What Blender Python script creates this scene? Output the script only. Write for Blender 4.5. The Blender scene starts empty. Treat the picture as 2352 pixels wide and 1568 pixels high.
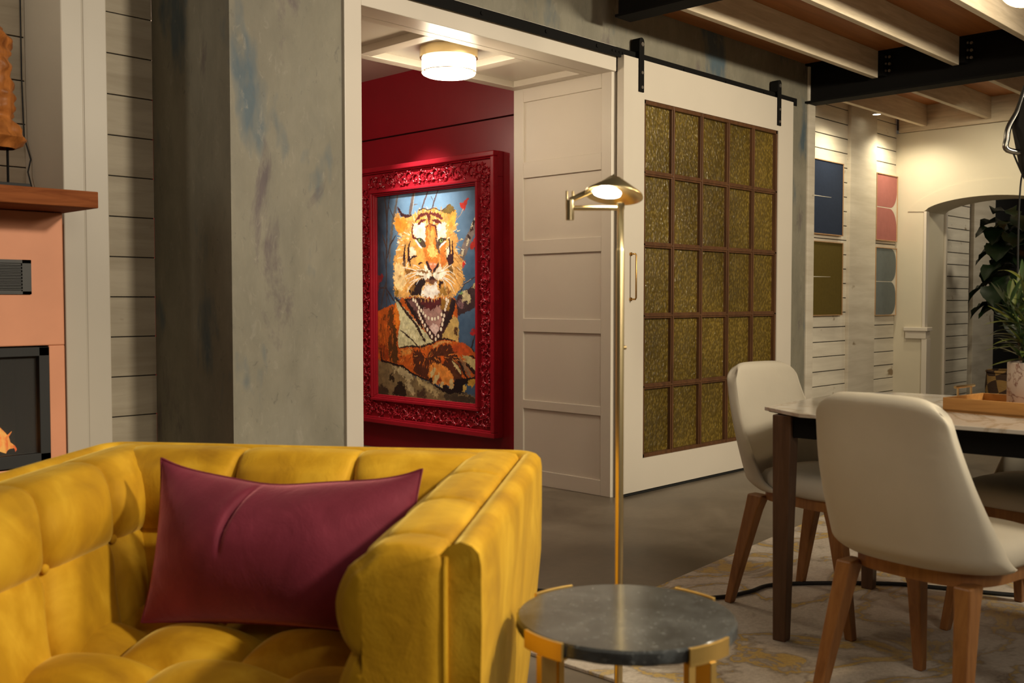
import bpy, math, random
import numpy as np
from mathutils import Vector, Matrix, noise

random.seed(7)
scene = bpy.context.scene
COL = scene.collection

# ------------------------------------------------------------------ camera
PITCH = math.atan(94 / 2330.0)
YAW = math.atan(2260 / 2330.0)            # wall direction (+X) lies this far to the right of the view axis
fwd = Vector((math.cos(YAW) * math.cos(PITCH), math.sin(YAW) * math.cos(PITCH), -math.sin(PITCH)))
cam_data = bpy.data.cameras.new('camera')
cam = bpy.data.objects.new('camera', cam_data)
COL.objects.link(cam)
cam.location = (0, 0, 1.09)
cam.rotation_euler = fwd.to_track_quat('-Z', 'Y').to_euler()
cam_data.sensor_width = 36
cam_data.lens = 36 * 2330 / 2352
cam_data.clip_start = 0.05
cam_data.dof.use_dof = True
cam_data.dof.focus_distance = 5.2
cam_data.dof.aperture_fstop = 5.0
scene.camera = cam

# ------------------------------------------------------------------ view and world
scene.view_settings.view_transform = 'Standard'
scene.view_settings.look = 'None'
scene.view_settings.exposure = 0.0
scene.view_settings.gamma = 1
scene.view_settings.use_curve_mapping = False
world = bpy.data.worlds.new('world')
scene.world = world
world.use_nodes = True
world.node_tree.nodes['Background'].inputs[0].default_value = (1.0, 0.80, 0.58, 1)
world.node_tree.nodes['Background'].inputs[1].default_value = 0.05


def look(loc, target):
    return (Vector(target) - Vector(loc)).to_track_quat('-Z', 'Y').to_euler()


def area(name, loc, target, size, power, color, size_y=None):
    l = bpy.data.lights.new(name, 'AREA')
    l.energy = power
    l.color = color
    l.size = size
    if size_y:
        l.shape = 'RECTANGLE'
        l.size_y = size_y
    o = bpy.data.objects.new(name, l)
    o.location = loc
    o.rotation_euler = look(loc, target)
    COL.objects.link(o)
    return o


def spot(name, loc, target, power, color, angle, blend=0.6, radius=0.03):
    l = bpy.data.lights.new(name, 'SPOT')
    l.energy = power
    l.color = color
    l.spot_size = math.radians(angle)
    l.spot_blend = blend
    l.shadow_soft_size = radius
    o = bpy.data.objects.new(name, l)
    o.location = loc
    o.rotation_euler = look(loc, target)
    COL.objects.link(o)
    return o


def point(name, loc, power, color, radius=0.05):
    l = bpy.data.lights.new(name, 'POINT')
    l.energy = power
    l.color = color
    l.shadow_soft_size = radius
    o = bpy.data.objects.new(name, l)
    o.location = loc
    COL.objects.link(o)
    return o


# key light of the film set, high on the right, and a soft added fill behind the camera
spot('key_light', (2.15, -0.70, 2.45), (1.38, 1.70, 0.50), 315, (1.0, 0.88, 0.66), 50, 0.7, 0.09)
area('room_fill', (0.4, -1.7, 2.6), (4.4, 3.2, 1.6), 1.2, 36, (1.0, 0.86, 0.70))  # added soft fill, no such lamp in the room
spot('picture_light', (3.95, 5.35, 2.62), (4.64, 5.34, 1.50), 190, (1.0, 0.93, 0.84), 54, 0.9, 0.03)
spot('wall_washer_one', (8.24, 3.50, 2.53), (8.30, 3.54, 0.6), 36, (1.0, 0.88, 0.62), 150, 1.0, 0.03)
spot('wall_washer_two', (7.30, 3.45, 2.50), (7.36, 3.60, 0.6), 30, (1.0, 0.88, 0.62), 150, 1.0, 0.03)
spot('column_fill', (2.7, -0.2, 2.5), (2.15, 3.5, 1.5), 330, (1.0, 0.88, 0.69), 66, 0.8, 0.15)  # added spot that brightens the column and the left walls
spot('door_fill', (4.6, 0.2, 2.45), (5.15, 3.45, 1.55), 330, (1.0, 0.88, 0.66), 80, 0.8, 0.12)  # added spot, cone kept to the sliding door and first joist
area('dining_fill', (3.9, -0.9, 2.42), (4.2, 2.0, 0.5), 0.5, 62, (1.0, 0.88, 0.66))  # added unseen fill for the chairs and joists, not a table lamp
spot('arch_wall_fill', (7.6, 2.72, 2.52), (8.6, 3.0, 1.7), 40, (1.0, 0.88, 0.62), 100, 1.0, 0.05)  # added spot to lift the arch wall, no fixture there
area('far_room_fill', (10.2, 2.2, 2.5), (10.4, 3.7, 1.0), 0.4, 12, (1.0, 0.90, 0.70))  # added fill that lifts the boards beyond the arch
point('hall_fill', (3.1, 5.7, 2.35), 22, (1.0, 0.85, 0.66), 0.08)  # added unseen point that brightens the red walls and hall ceiling
point('alcove_light', (0.55, 3.60, 2.50), 17, (1.0, 0.88, 0.70), 0.10)


# ------------------------------------------------------------------ materials
def new_mat(name):
    m = bpy.data.materials.new(name)
    m.use_nodes = True
    nt = m.node_tree
    return m, nt, nt.nodes['Principled BSDF']


def N(nt, kind, **kw):
    n = nt.nodes.new(kind)
    for k, v in kw.items():
        if k in n.inputs.keys() if hasattr(n.inputs, 'keys') else False:
            n.inputs[k].default_value = v
        else:
            setattr(n, k, v)
    return n


def coords(nt, scale=(1, 1, 1), kind='Object', rot=(0, 0, 0)):
    tc = nt.nodes.new('ShaderNodeTexCoord')
    mp = nt.nodes.new('ShaderNodeMapping')
    mp.inputs['Scale'].default_value = scale
    mp.inputs['Rotation'].default_value = rot
    nt.links.new(tc.outputs[kind], mp.inputs['Vector'])
    return mp.outputs['Vector']


def noise_tex(nt, vec, scale, detail=4, rough=0.55, dist=0.0):
    n = nt.nodes.new('ShaderNodeTexNoise')
    n.inputs['Scale'].default_value = scale
    n.inputs['Detail'].default_value = detail
    n.inputs['Roughness'].default_value = rough
    n.inputs['Distortion'].default_value = dist
    nt.links.new(vec, n.inputs['Vector'])
    return n.outputs['Fac']


def ramp(nt, fac, stops, interp='LINEAR'):
    r = nt.nodes.new('ShaderNodeValToRGB')
    r.color_ramp.interpolation = interp
    el = r.color_ramp.elements
    while len(el) < len(stops):
        el.new(0.5)
    for e, (p, c) in zip(el, stops):
        e.position = p
        e.color = (*c, 1) if len(c) == 3 else c
    nt.links.new(fac, r.inputs['Fac'])
    return r.outputs['Color']


def mixc(nt, fac, a, b, blend='MIX'):
    m = nt.nodes.new('ShaderNodeMix')
    m.data_type = 'RGBA'
    m.blend_type = blend
    for sock, val in ((m.inputs['Factor'], fac), (m.inputs['A'], a), (m.inputs['B'], b)):
        pass
    ins = [s for s in m.inputs if s.enabled]
    f, A, B = m.inputs[0], m.inputs[6], m.inputs[7]
    for s, v in ((f, fac), (A, a), (B, b)):
        if isinstance(v, bpy.types.NodeSocket):
            nt.links.new(v, s)
        elif isinstance(v, (int, float)):
            s.default_value = v
        else:
            s.default_value = (*v, 1) if len(v) == 3 else v
    return m.outputs[2]


def bump(nt, bsdf, height, strength=0.3, dist=0.01):
    b = nt.nodes.new('ShaderNodeBump')
    b.inputs['Strength'].default_value = strength
    b.inputs['Distance'].default_value = dist
    nt.links.new(height, b.inputs['Height'])
    nt.links.new(b.outputs['Normal'], bsdf.inputs['Normal'])


def simple(name, col, rough=0.6, metal=0.0, var=0.08, scale=12, bumpamt=0.0, coat=0.0, stretch=(1, 1, 1)):
    m, nt, b = new_mat(name)
    v = coords(nt, stretch)
    f = noise_tex(nt, v, scale)
    lo = tuple(max(0, c * (1 - var)) for c in col)
    hi = tuple(c * (1 + var) for c in col)
    nt.links.new(ramp(nt, f, [(0.3, lo), (0.7, hi)]), b.inputs['Base Color'])
    b.inputs['Roughness'].default_value = rough
    b.inputs['Metallic'].default_value = metal
    b.inputs['Coat Weight'].default_value = coat
    b.inputs['Coat Roughness'].default_value = 0.15
    if bumpamt:
        bump(nt, b, noise_tex(nt, v, scale * 6), bumpamt, 0.003)
    return m


def wood(name, c1, c2, rough=0.45, axis='X', scale=1.0):
    m, nt, b = new_mat(name)
    st = {'X': (1.2, 14, 14), 'Y': (14, 1.2, 14), 'Z': (14, 14, 1.2)}[axis]
    v = coords(nt, tuple(s * scale for s in st))
    f = noise_tex(nt, v, 3, 6, 0.6, 0.6)
    nt.links.new(ramp(nt, f, [(0.32, c1), (0.68, c2)]), b.inputs['Base Color'])
    b.inputs['Roughness'].default_value = rough
    bump(nt, b, f, 0.12, 0.003)
    return m


def emit(name, col, strength):
    m, nt, b = new_mat(name)
    b.inputs['Base Color'].default_value = (*col, 1)
    b.inputs['Emission Color'].default_value = (*col, 1)
    b.inputs['Emission Strength'].default_value = strength
    return m


def plaster_mat():
    m, nt, b = new_mat('mottled_plaster')
    v = coords(nt, (1, 1, 0.7))
    base = ramp(nt, noise_tex(nt, v, 2.2, 8, 0.62, 0.3), [(0.30, (0.185, 0.166, 0.122)), (0.5, (0.225, 0.205, 0.153)), (0.7, (0.265, 0.243, 0.187))])
    v2 = coords(nt, (1, 1, 0.38), rot=(0, 0, 0.3))
    blue = ramp(nt, noise_tex(nt, v2, 4.2, 4, 0.55, 0.1), [(0.59, (0, 0, 0)), (0.69, (0.9, 0.9, 0.9))])
    c = mixc(nt, blue, base, (0.066, 0.108, 0.140))
    v3 = coords(nt, (1.1, 1.1, 0.40), rot=(0, 0.0, 1.3))
    tc = v3.node
    tc.inputs['Location'].default_value = (3.1, 7.7, 1.3)
    purp = ramp(nt, noise_tex(nt, v3, 4.0, 6, 0.65, 0.3), [(0.60, (0, 0, 0)), (0.70, (0.8, 0.8, 0.8))])
    c = mixc(nt, purp, c, (0.095, 0.065, 0.078))
    streak = noise_tex(nt, coords(nt, (6, 6, 1.2)), 2.5, 6, 0.7)
    c = mixc(nt, 0.22, c, ramp(nt, streak, [(0.3, (0.55, 0.55, 0.55)), (0.7, (1, 1, 1))]), 'MULTIPLY')
    fleck = noise_tex(nt, coords(nt, (1, 1, 0.55)), 24, 6, 0.72, 0.8)
    c = mixc(nt, ramp(nt, fleck, [(0.60, (0, 0, 0)), (0.70, (0.65, 0.65, 0.65))]), c, (0.115, 0.105, 0.085))
    c = mixc(nt, ramp(nt, fleck, [(0.30, (0.45, 0.45, 0.45)), (0.42, (0, 0, 0))]), c, (0.33, 0.30, 0.24))
    cloud = noise_tex(nt, coords(nt, (1, 1, 0.5)), 6.5, 5, 0.6, 0.4)
    c = mixc(nt, 0.55, c, ramp(nt, cloud, [(0.32, (0.66, 0.68, 0.70)), (0.62, (1, 1, 1))]), 'MULTIPLY')
    nt.links.new(c, b.inputs['Base Color'])
    b.inputs['Roughness'].default_value = 0.62
    bump(nt, b, noise_tex(nt, coords(nt, (1, 1, 0.6)), 9, 8, 0.7), 0.25, 0.01)
    return m


def shiplap_mat(name, c1, c2):
    m, nt, b = new_mat(name)
    v = coords(nt, (1.0, 1.0, 9))
    f = noise_tex(nt, v, 1.6, 6, 0.6, 0.4)
    c = ramp(nt, f, [(0.3, c1), (0.65, c2)])
    knot = ramp(nt, noise_tex(nt, coords(nt, (1, 1, 1.4)), 5.5, 3, 0.5, 0.2), [(0.69, (0, 0, 0)), (0.76, (1, 1, 1))])
    c = mixc(nt, knot, c, (c1[0] * .45, c1[1] * .36, c1[2] * .25))
    nt.links.new(c, b.inputs['Base Color'])
    b.inputs['Roughness'].default_value = 0.65
    bump(nt, b, f, 0.12, 0.004)
    return m


def concrete_mat():
    m, nt, b = new_mat('polished_concrete')
    v = coords(nt, (1, 1, 1))
    f = noise_tex(nt, v, 1.6, 9, 0.62, 0.8)
    f2 = noise_tex(nt, v, 26, 5, 0.7)
    c = ramp(nt, f, [(0.3, (0.10, 0.078, 0.055)), (0.52, (0.17, 0.137, 0.10)), (0.72, (0.225, 0.185, 0.138))])
    c = mixc(nt, 0.3, c, ramp(nt, f2, [(0.3, (0.5, 0.5, 0.5)), (0.7, (1, 1, 1))]), 'MULTIPLY')
    nt.links.new(c, b.inputs['Base Color'])
    nt.links.new(ramp(nt, f, [(0.3, (0.38,) * 3), (0.7, (0.55,) * 3)]), b.inputs['Roughness'])
    return m


def velvet_mat(name, dark, mid, light, sheen, sheen_w=0.8):
    m, nt, b = new_mat(name)
    v = coords(nt, (1, 1, 0.7))
    f = noise_tex(nt, v, 7, 4, 0.55, 0.6)
    f2 = noise_tex(nt, v, 260, 2, 0.5)
    c = ramp(nt, f, [(0.28, dark), (0.5, mid), (0.72, light)])
    nt.links.new(c, b.inputs['Base Color'])
    b.inputs['Roughness'].default_value = 0.75
    b.inputs['Specular IOR Level'].default_value = 0.25
    b.inputs['Sheen Weight'].default_value = sheen_w
    b.inputs['Sheen Roughness'].default_value = 0.35
    b.inputs['Sheen Tint'].default_value = (*sheen, 1)
    add = nt.nodes.new('ShaderNodeMath')
    add.operation = 'MULTIPLY_ADD'
    nt.links.new(f2, add.inputs[0])
    add.inputs[1].default_value = 0.12
    nt.links.new(noise_tex(nt, v, 14, 4, 0.6, 0.8), add.inputs[2])
    bump(nt, b, add.outputs[0], 0.22, 0.012)
    return m


def rug_mat():
    m, nt, b = new_mat('marbled_rug')
    v = coords(nt, (1, 1.35, 1), rot=(0, 0, 0.5))
    f = noise_tex(nt, v, 2.1, 6, 0.55, 0.9)
    base = ramp(nt, f, [(0.30, (0.62, 0.555, 0.47)), (0.43, (0.56, 0.49, 0.41)), (0.468, (0.34, 0.29, 0.23)), (0.476, (0.55, 0.38, 0.13)),
                        (0.496, (0.53, 0.37, 0.12)), (0.503, (0.32, 0.265, 0.21)), (0.54, (0.58, 0.52, 0.44)), (0.72, (0.66, 0.60, 0.52))])
    g = noise_tex(nt, v, 60, 3, 0.7)
    c = mixc(nt, 0.4, base, ramp(nt, g, [(0.35, (0.55, 0.52, 0.48)), (0.6, (1, 1, 1))]), 'MULTIPLY')
    big = noise_tex(nt, v, 1.1, 3, 0.5)
    c = mixc(nt, ramp(nt, big, [(0.36, (0.45,) * 3), (0.52, (0,) * 3)]), c, (0.36, 0.30, 0.235))
    nt.links.new(c, b.inputs['Base Color'])
    b.inputs['Roughness'].default_value = 0.95
    bump(nt, b, g, 0.5, 0.006)
    return m


def marble_mat(name, base, vein, scale, rough, width=0.02, coat=0.0):
    m, nt, b = new_mat(name)
    v = coords(nt)
    f = noise_tex(nt, v, scale, 7, 0.6, 1.2)
    lo, hi = 0.5 - width, 0.5 + width
    c = ramp(nt, f, [(lo - 0.02, base), (0.5, vein), (hi + 0.02, base)])
    cl = noise_tex(nt, v, scale * 0.6, 5, 0.6)
    c = mixc(nt, 0.45, c, ramp(nt, cl, [(0.3, (0.72, 0.72, 0.72)), (0.7, (1, 1, 1))]), 'MULTIPLY')
    nt.links.new(c, b.inputs['Base Color'])
    b.inputs['Roughness'].default_value = rough
    b.inputs['Coat Weight'].default_value = coat
    b.inputs['Coat Roughness'].default_value = 0.08
    return m


def granite_mat():
    m, nt, b = new_mat('dark_grey_stone')
    v = coords(nt)
    f = noise_tex(nt, v, 9, 8, 0.7, 0.4)
    g = noise_tex(nt, v, 90, 4, 0.75)
    c = ramp(nt, f, [(0.3, (0.022, 0.024, 0.026)), (0.55, (0.060, 0.064, 0.066)), (0.75, (0.115, 0.12, 0.12))])
    c = mixc(nt, ramp(nt, g, [(0.60, (0,) * 3), (0.72, (0.7,) * 3)]), c, (0.22, 0.23, 0.23))
    nt.links.new(c, b.inputs['Base Color'])
    b.inputs['Roughness'].default_value = 0.16
    b.inputs['Specular IOR Level'].default_value = 0.6
    return m


def glass_amber_mat():
    m, nt, b = new_mat('amber_rippled_glass')
    v = coords(nt, (1, 1, 0.8))
    vo = nt.nodes.new('ShaderNodeTexVoronoi')
    vo.inputs['Scale'].default_value = 70
    vo.feature = 'SMOOTH_F1'
    dn = nt.nodes.new('ShaderNodeMapping')
    nt.links.new(v, vo.inputs['Vector'])
    f = noise_tex(nt, v, 90, 4, 0.65, 1.0)
    big = noise_tex(nt, v, 1.6, 3, 0.5)
    hmix = nt.nodes.new('ShaderNodeMath')
    hmix.operation = 'MULTIPLY_ADD'
    nt.links.new(f, hmix.inputs[0])
    hmix.inputs[1].default_value = 0.5
    nt.links.new(vo.outputs['Distance'], hmix.inputs[2])
    col = ramp(nt, big, [(0.3, (0.13, 0.086, 0.012)), (0.7, (0.30, 0.205, 0.036))])
    cell = ramp(nt, vo.outputs['Distance'], [(0.05, (1, 1, 1)), (0.5, (0.28, 0.25, 0.18))])
    nt.links.new(mixc(nt, 0.75, col, cell, 'MULTIPLY'), b.inputs['Base Color'])
    b.inputs['Roughness'].default_value = 0.16
    b.inputs['Specular IOR Level'].default_value = 0.75
    b.inputs['Transmission Weight'].default_value = 0.0
    bump(nt, b, hmix.outputs[0], 0.9, 0.008)
    return m


MAT = {}
MAT['plaster'] = plaster_mat()
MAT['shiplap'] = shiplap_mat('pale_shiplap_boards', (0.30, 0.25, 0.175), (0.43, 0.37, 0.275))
MAT['shiplap_white'] = shiplap_mat('whitewashed_boards', (0.60, 0.54, 0.44), (0.76, 0.70, 0.58))
MAT['board_white'] = shiplap_mat('whitewashed_post', (0.48, 0.42, 0.33), (0.62, 0.56, 0.46))
MAT['gap'] = simple('dark_gap', (0.03, 0.025, 0.02), 0.9)
MAT['white'] = simple('white_painted_wood', (0.62, 0.56, 0.48), 0.38, var=0.02, scale=3)
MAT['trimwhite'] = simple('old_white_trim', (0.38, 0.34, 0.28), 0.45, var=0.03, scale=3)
MAT['door_white'] = simple('white_door_paint', (0.60, 0.54, 0.455), 0.4, var=0.02, scale=3)
MAT['cream'] = simple('cream_wall_paint', (0.60, 0.54, 0.42), 0.5, var=0.03, scale=3)
MAT['red'] = simple('crimson_wall_paint', (0.25, 0.007, 0.015), 0.32, var=0.08, scale=3)
MAT['redframe'] = simple('crimson_frame_paint', (0.33, 0.010, 0.020), 0.28, var=0.1, scale=8)
MAT['concrete'] = concrete_mat()
MAT['black'] = simple('black_steel', (0.005, 0.0045, 0.004), 0.8, 0.0)
MAT['black'].node_tree.nodes['Principled BSDF'].inputs['Specular IOR Level'].default_value = 0.15
MAT['blackmatte'] = simple('matte_black', (0.008, 0.008, 0.008), 0.7)
MAT['bolt'] = simple('bare_bolt', (0.45, 0.42, 0.38), 0.35, 0.9)
MAT['joist'] = wood('whitewashed_joist', (0.50, 0.41, 0.29), (0.66, 0.56, 0.42), 0.6, 'X')
MAT['joisty'] = wood('whitewashed_header_board', (0.50, 0.41, 0.29), (0.66, 0.56, 0.42), 0.6, 'Y')
MAT['ceilwood'] = wood('orange_plywood', (0.34, 0.125, 0.035), (0.48, 0.19, 0.06), 0.5, 'X', 0.5)
MAT['walnut'] = wood('brown_muntin_wood', (0.062, 0.025, 0.009), (0.115, 0.048, 0.017), 0.45, 'Z')
MAT['legwood'] = wood('warm_brown_leg_wood', (0.20, 0.078, 0.022), (0.32, 0.14, 0.042), 0.42, 'Z')
MAT['tableleg'] = wood('walnut_table_leg', (0.075, 0.036, 0.020), (0.13, 0.066, 0.038), 0.45, 'Z')
MAT['mantel'] = wood('reddish_mantel_wood', (0.15, 0.038, 0.010), (0.30, 0.095, 0.028), 0.75, 'X')
MAT['traywood'] = wood('honey_tray_wood', (0.42, 0.20, 0.055), (0.58, 0.30, 0.09), 0.4, 'Y')
MAT['carving'] = wood('carved_orange_wood', (0.10, 0.028, 0.008), (0.42, 0.15, 0.035), 0.42, 'Z', 0.6)
MAT['copper'] = simple('copper_plaster', (0.56, 0.235, 0.125), 0.55, 0.15, var=0.07, scale=4, bumpamt=0.1)
MAT['brass'] = simple('brushed_brass', (0.86, 0.69, 0.38), 0.28, 1.0, var=0.03)
MAT['brassdark'] = simple('aged_brass', (0.50, 0.30, 0.10), 0.35, 1.0, var=0.05)
MAT['goldpaint'] = simple('satin_gold', (0.70, 0.47, 0.15), 0.35, 0.85, var=0.03)
MAT['chrome'] = simple('chrome', (0.30, 0.29, 0.27), 0.25, 1.0, var=0.02)
MAT['sofa'] = velvet_mat('mustard_velvet', (0.36, 0.175, 0.004), (0.52, 0.275, 0.008), (0.70, 0.41, 0.025), (1.0, 0.78, 0.22), 0.45)
MAT['pillow'] = velvet_mat('maroon_velvet', (0.11, 0.009, 0.021), (0.155, 0.016, 0.034), (0.21, 0.026, 0.050), (1.0, 0.36, 0.42), 1.6)
MAT['linen'] = simple('oatmeal_upholstery', (0.50, 0.455, 0.37), 0.85, var=0.05, scale=5, bumpamt=0.25)
MAT['rug'] = rug_mat()
MAT['ceramic'] = marble_mat('white_veined_ceramic', (0.68, 0.64, 0.58), (0.50, 0.42, 0.33), 1.4, 0.12, 0.012)
MAT['potmarble'] = marble_mat('white_red_veined_marble', (0.66, 0.58, 0.53), (0.24, 0.10, 0.07), 9, 0.35, 0.006)
MAT['stone'] = granite_mat()
MAT['glass_amber'] = glass_amber_mat()
MAT['lamp_glass'] = emit('lit_opal_glass', (1.0, 0.90, 0.72), 7.0)
MAT['led'] = emit('lit_diffuser', (1.0, 0.97, 0.90), 14.0)
MAT['downlight'] = emit('lit_downlight', (1.0, 0.92, 0.70), 12.0)
MAT['bulb'] = emit('lit_bulb', (1.0, 0.72, 0.36), 14.0)
MAT['leafdark'] = simple('dark_green_leaf', (0.012, 0.026, 0.010), 0.35, var=0.3)
MAT['leaf'] = simple('green_leaf', (0.035, 0.075, 0.022), 0.4, var=0.35)
MAT['leaflight'] = simple('yellow_green_leaf', (0.13, 0.17, 0.035), 0.4, var=0.3)
MAT['trunk'] = wood('bark', (0.10, 0.05, 0.02), (0.2, 0.12, 0.06), 0.8, 'Z')
MAT['soil'] = simple('potting_soil', (0.02, 0.013, 0.008), 0.95)
MAT['navy'] = simple('navy_canvas', (0.020, 0.030, 0.058), 0.7, var=0.08, scale=60, bumpamt=0.2)
MAT['olive'] = simple('olive_canvas', (0.100, 0.070, 0.014), 0.7, var=0.08, scale=60, bumpamt=0.2)
MAT['pinkp'] = simple('dusty_pink_paint', (0.36, 0.13, 0.115), 0.7, var=0.06, scale=20)
MAT['greyp'] = simple('blue_grey_paint', (0.135, 0.150, 0.145), 0.7, var=0.06, scale=20)
MAT['canvaswhite'] = simple('pale_canvas', (0.58, 0.53, 0.44), 0.7, var=0.04, scale=20)
MAT['framewood'] = wood('thin_maple_frame', (0.36, 0.20, 0.09), (0.5, 0.30, 0.15), 0.5, 'Z')


def firebox_glass():
    m, nt, b = new_mat('smoky_fire_glass')
    b.inputs['Base Color'].default_value = (0.30, 0.30, 0.29, 1)
    b.inputs['Roughness'].default_value = 0.12
    b.inputs['Transmission Weight'].default_value = 0.9
    b.inputs['IOR'].default_value = 1.2
    return m


def flame_mat():
    m, nt, b = new_mat('flame')
    f = noise_tex(nt, coords(nt, (1, 1, 0.6)), 24, 4, 0.6, 1.0)
    c = ramp(nt, f, [(0.35, (0.9, 0.10, 0.01)), (0.6, (1.0, 0.45, 0.08))])
    b.inputs['Base Color'].default_value = (0.4, 0.1, 0.02, 1)
    nt.links.new(c, b.inputs['Emission Color'])
    b.inputs['Emission Strength'].default_value = 3.0
    return m


def checker_mat():
    m, nt, b = new_mat('checked_wicker')
    v = coords(nt, (1, 1, 1), rot=(0, 0, 0.0))
    ch = nt.nodes.new('ShaderNodeTexChecker')
    ch.inputs['Scale'].default_value = 9
    ch.inputs['Color1'].default_value = (0.30, 0.17, 0.05, 1)
    ch.inputs['Color2'].default_value = (0.05, 0.022, 0.010, 1)
    mp = coords(nt, (1.0, 1.0, 1.0), rot=(0.5, 0.6, 0.4))
    nt.links.new(mp, ch.inputs['Vector'])
    nt.links.new(ch.outputs['Color'], b.inputs['Base Color'])
    b.inputs['Roughness'].default_value = 0.85
    wv = nt.nodes.new('ShaderNodeTexWave')
    wv.inputs['Scale'].default_value = 30
    wv.bands_direction = 'Z'
    nt.links.new(v, wv.inputs['Vector'])
    bump(nt, b, wv.outputs['Fac'], 0.6, 0.01)
    return m


MAT['ventblack'] = simple('vent_black', (0.014, 0.013, 0.012), 0.5)
for k_ in ('navy', 'olive', 'pinkp', 'greyp', 'mantel', 'carving'):
    MAT[k_].node_tree.nodes['Principled BSDF'].inputs['Specular IOR Level'].default_value = 0.12
MAT['fireglass'] = firebox_glass()
MAT['flame'] = flame_mat()
MAT['wicker'] = checker_mat()


def canvas_mat():
    m, nt, b = new_mat('painted_canvas')
    at = nt.nodes.new('ShaderNodeVertexColor')
    at.layer_name = 'paint'
    nt.links.new(at.outputs['Color'], b.inputs['Base Color'])
    b.inputs['Roughness'].default_value = 0.5
    bump(nt, b, noise_tex(nt, coords(nt), 160, 3, 0.6), 0.15, 0.002)
    return m


MAT['canvas'] = canvas_mat()


# ------------------------------------------------------------------ mesh helpers
class MB:
    """collects faces, then links them as ONE mesh object"""

    def __init__(self):
        self.v = []
        self.f = []

    def add(self, vs, fs):
        o = len(self.v)
        self.v += [tuple(p) for p in vs]
        self.f += [tuple(i + o for i in f) for f in fs]
        return self

    def box(self, a, b):
        x0, y0, z0 = a
        x1, y1, z1 = b
        vs = [(x, y, z) for z in (z0, z1) for y in (y0, y1) for x in (x0, x1)]
        return self.add(vs, [(0, 2, 3, 1), (4, 5, 7, 6), (0, 1, 5, 4), (2, 6, 7, 3), (0, 4, 6, 2), (1, 3, 7, 5)])

    def hexa(self, bot, top):
        """eight corners: four below, four above, both counter-clockwise"""
        return self.add(list(bot) + list(top), [(3, 2, 1, 0), (4, 5, 6, 7), (0, 1, 5, 4), (1, 2, 6, 5), (2, 3, 7, 6), (3, 0, 4, 7)])

    def prism(self, poly, lo, hi, axis='z'):
        n = len(poly)
        if axis == 'z':
            mk = lambda p, h: (p[0], p[1], h)
        elif axis == 'y':
            mk = lambda p, h: (p[0], h, p[1])
        else:
            mk = lambda p, h: (h, p[0], p[1])
        vs = [mk(p, lo) for p in poly] + [mk(p, hi) for p in poly]
        fs = [tuple(range(n))[::-1], tuple(range(n, 2 * n))]
        fs += [(i, (i + 1) % n, n + (i + 1) % n, n + i) for i in range(n)]
        return self.add(vs, fs)

    def tube(self, pts, r, n=12, caps=True):
        pts = [Vector(p) for p in pts]
        rs = r if isinstance(r, (list, tuple)) else [r] * len(pts)
        rings = []
        up = Vector((0, 0, 1))
        prev = None
        for i, p in enumerate(pts):
            d = (pts[min(i + 1, len(pts) - 1)] - pts[max(i - 1, 0)]).normalized()
            if prev is None:
                a = d.cross(up)
                if a.length < 1e-3:
                    a = d.cross(Vector((1, 0, 0)))
                a.normalize()
            else:
                a = (prev - d * prev.dot(d))
                a.normalize()
            prev = a
            b = d.cross(a)
            rings.append([p + (a * math.cos(t) + b * math.sin(t)) * rs[i] for t in [2 * math.pi * k / n for k in range(n)]])
        vs = [q for ring in rings for q in ring]
        fs = []
        for i in range(len(pts) - 1):
            for k in range(n):
                k2 = (k + 1) % n
                fs.append((i * n + k, (i + 1) * n + k, (i + 1) * n + k2, i * n + k2))
        if caps:
            fs.append(tuple(range(n))[::-1][::-1])
            fs.append(tuple((len(pts) - 1) * n + k for k in range(n))[::-1])
        return self.add(vs, fs)

    def cyl(self, p0, p1, r0, r1=None, n=20):
        return self.tube([p0, p1], [r0, r0 if r1 is None else r1], n)

    def grid(self, fn, nu, nv, close_u=False, close_v=False):
        vs = [fn(i / (nu if close_u else nu - 1), j / (nv if close_v else nv - 1)) for i in range(nu) for j in range(nv)]
        fs = []
        for i in range(nu if close_u else nu - 1):
            for j in range(nv if close_v else nv - 1):
                i2, j2 = (i + 1) % nu, (j + 1) % nv
                fs.append((i * nv + j, i2 * nv + j, i2 * nv + j2, i * nv + j2))
        return self.add(vs, fs)

    def lathe(self, prof, c=(0, 0, 0), n=32, axis='z'):
        vs, fs = [], []
        for r, h in prof:
            for k in range(n):
                t = 2 * math.pi * k / n
                vs.append((c[0] + r * math.cos(t), c[1] + r * math.sin(t), c[2] + h))
        m = len(prof)
        for i in range(m - 1):
            for k in range(n):
                k2 = (k + 1) % n
                fs.append((i * n + k, i * n + k2, (i + 1) * n + k2, (i + 1) * n + k))
        return self.add(vs, fs)

    def ball(self, c, r, n=12, sz=(1, 1, 1)):
        prof = [(max(1e-4, math.sin(math.pi * i / n)) * r, -math.cos(math.pi * i / n) * r) for i in range(n + 1)]
        vs0 = len(self.v)
        self.lathe(prof, (0, 0, 0), n * 2)
        for i in range(vs0, len(self.v)):
            x, y, z = self.v[i]
            self.v[i] = (c[0] + x * sz[0], c[1] + y * sz[1], c[2] + z * sz[2])
        return self

    def xform(self, M):
        self.v = [tuple(M @ Vector(p)) for p in self.v]
        return self


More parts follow.
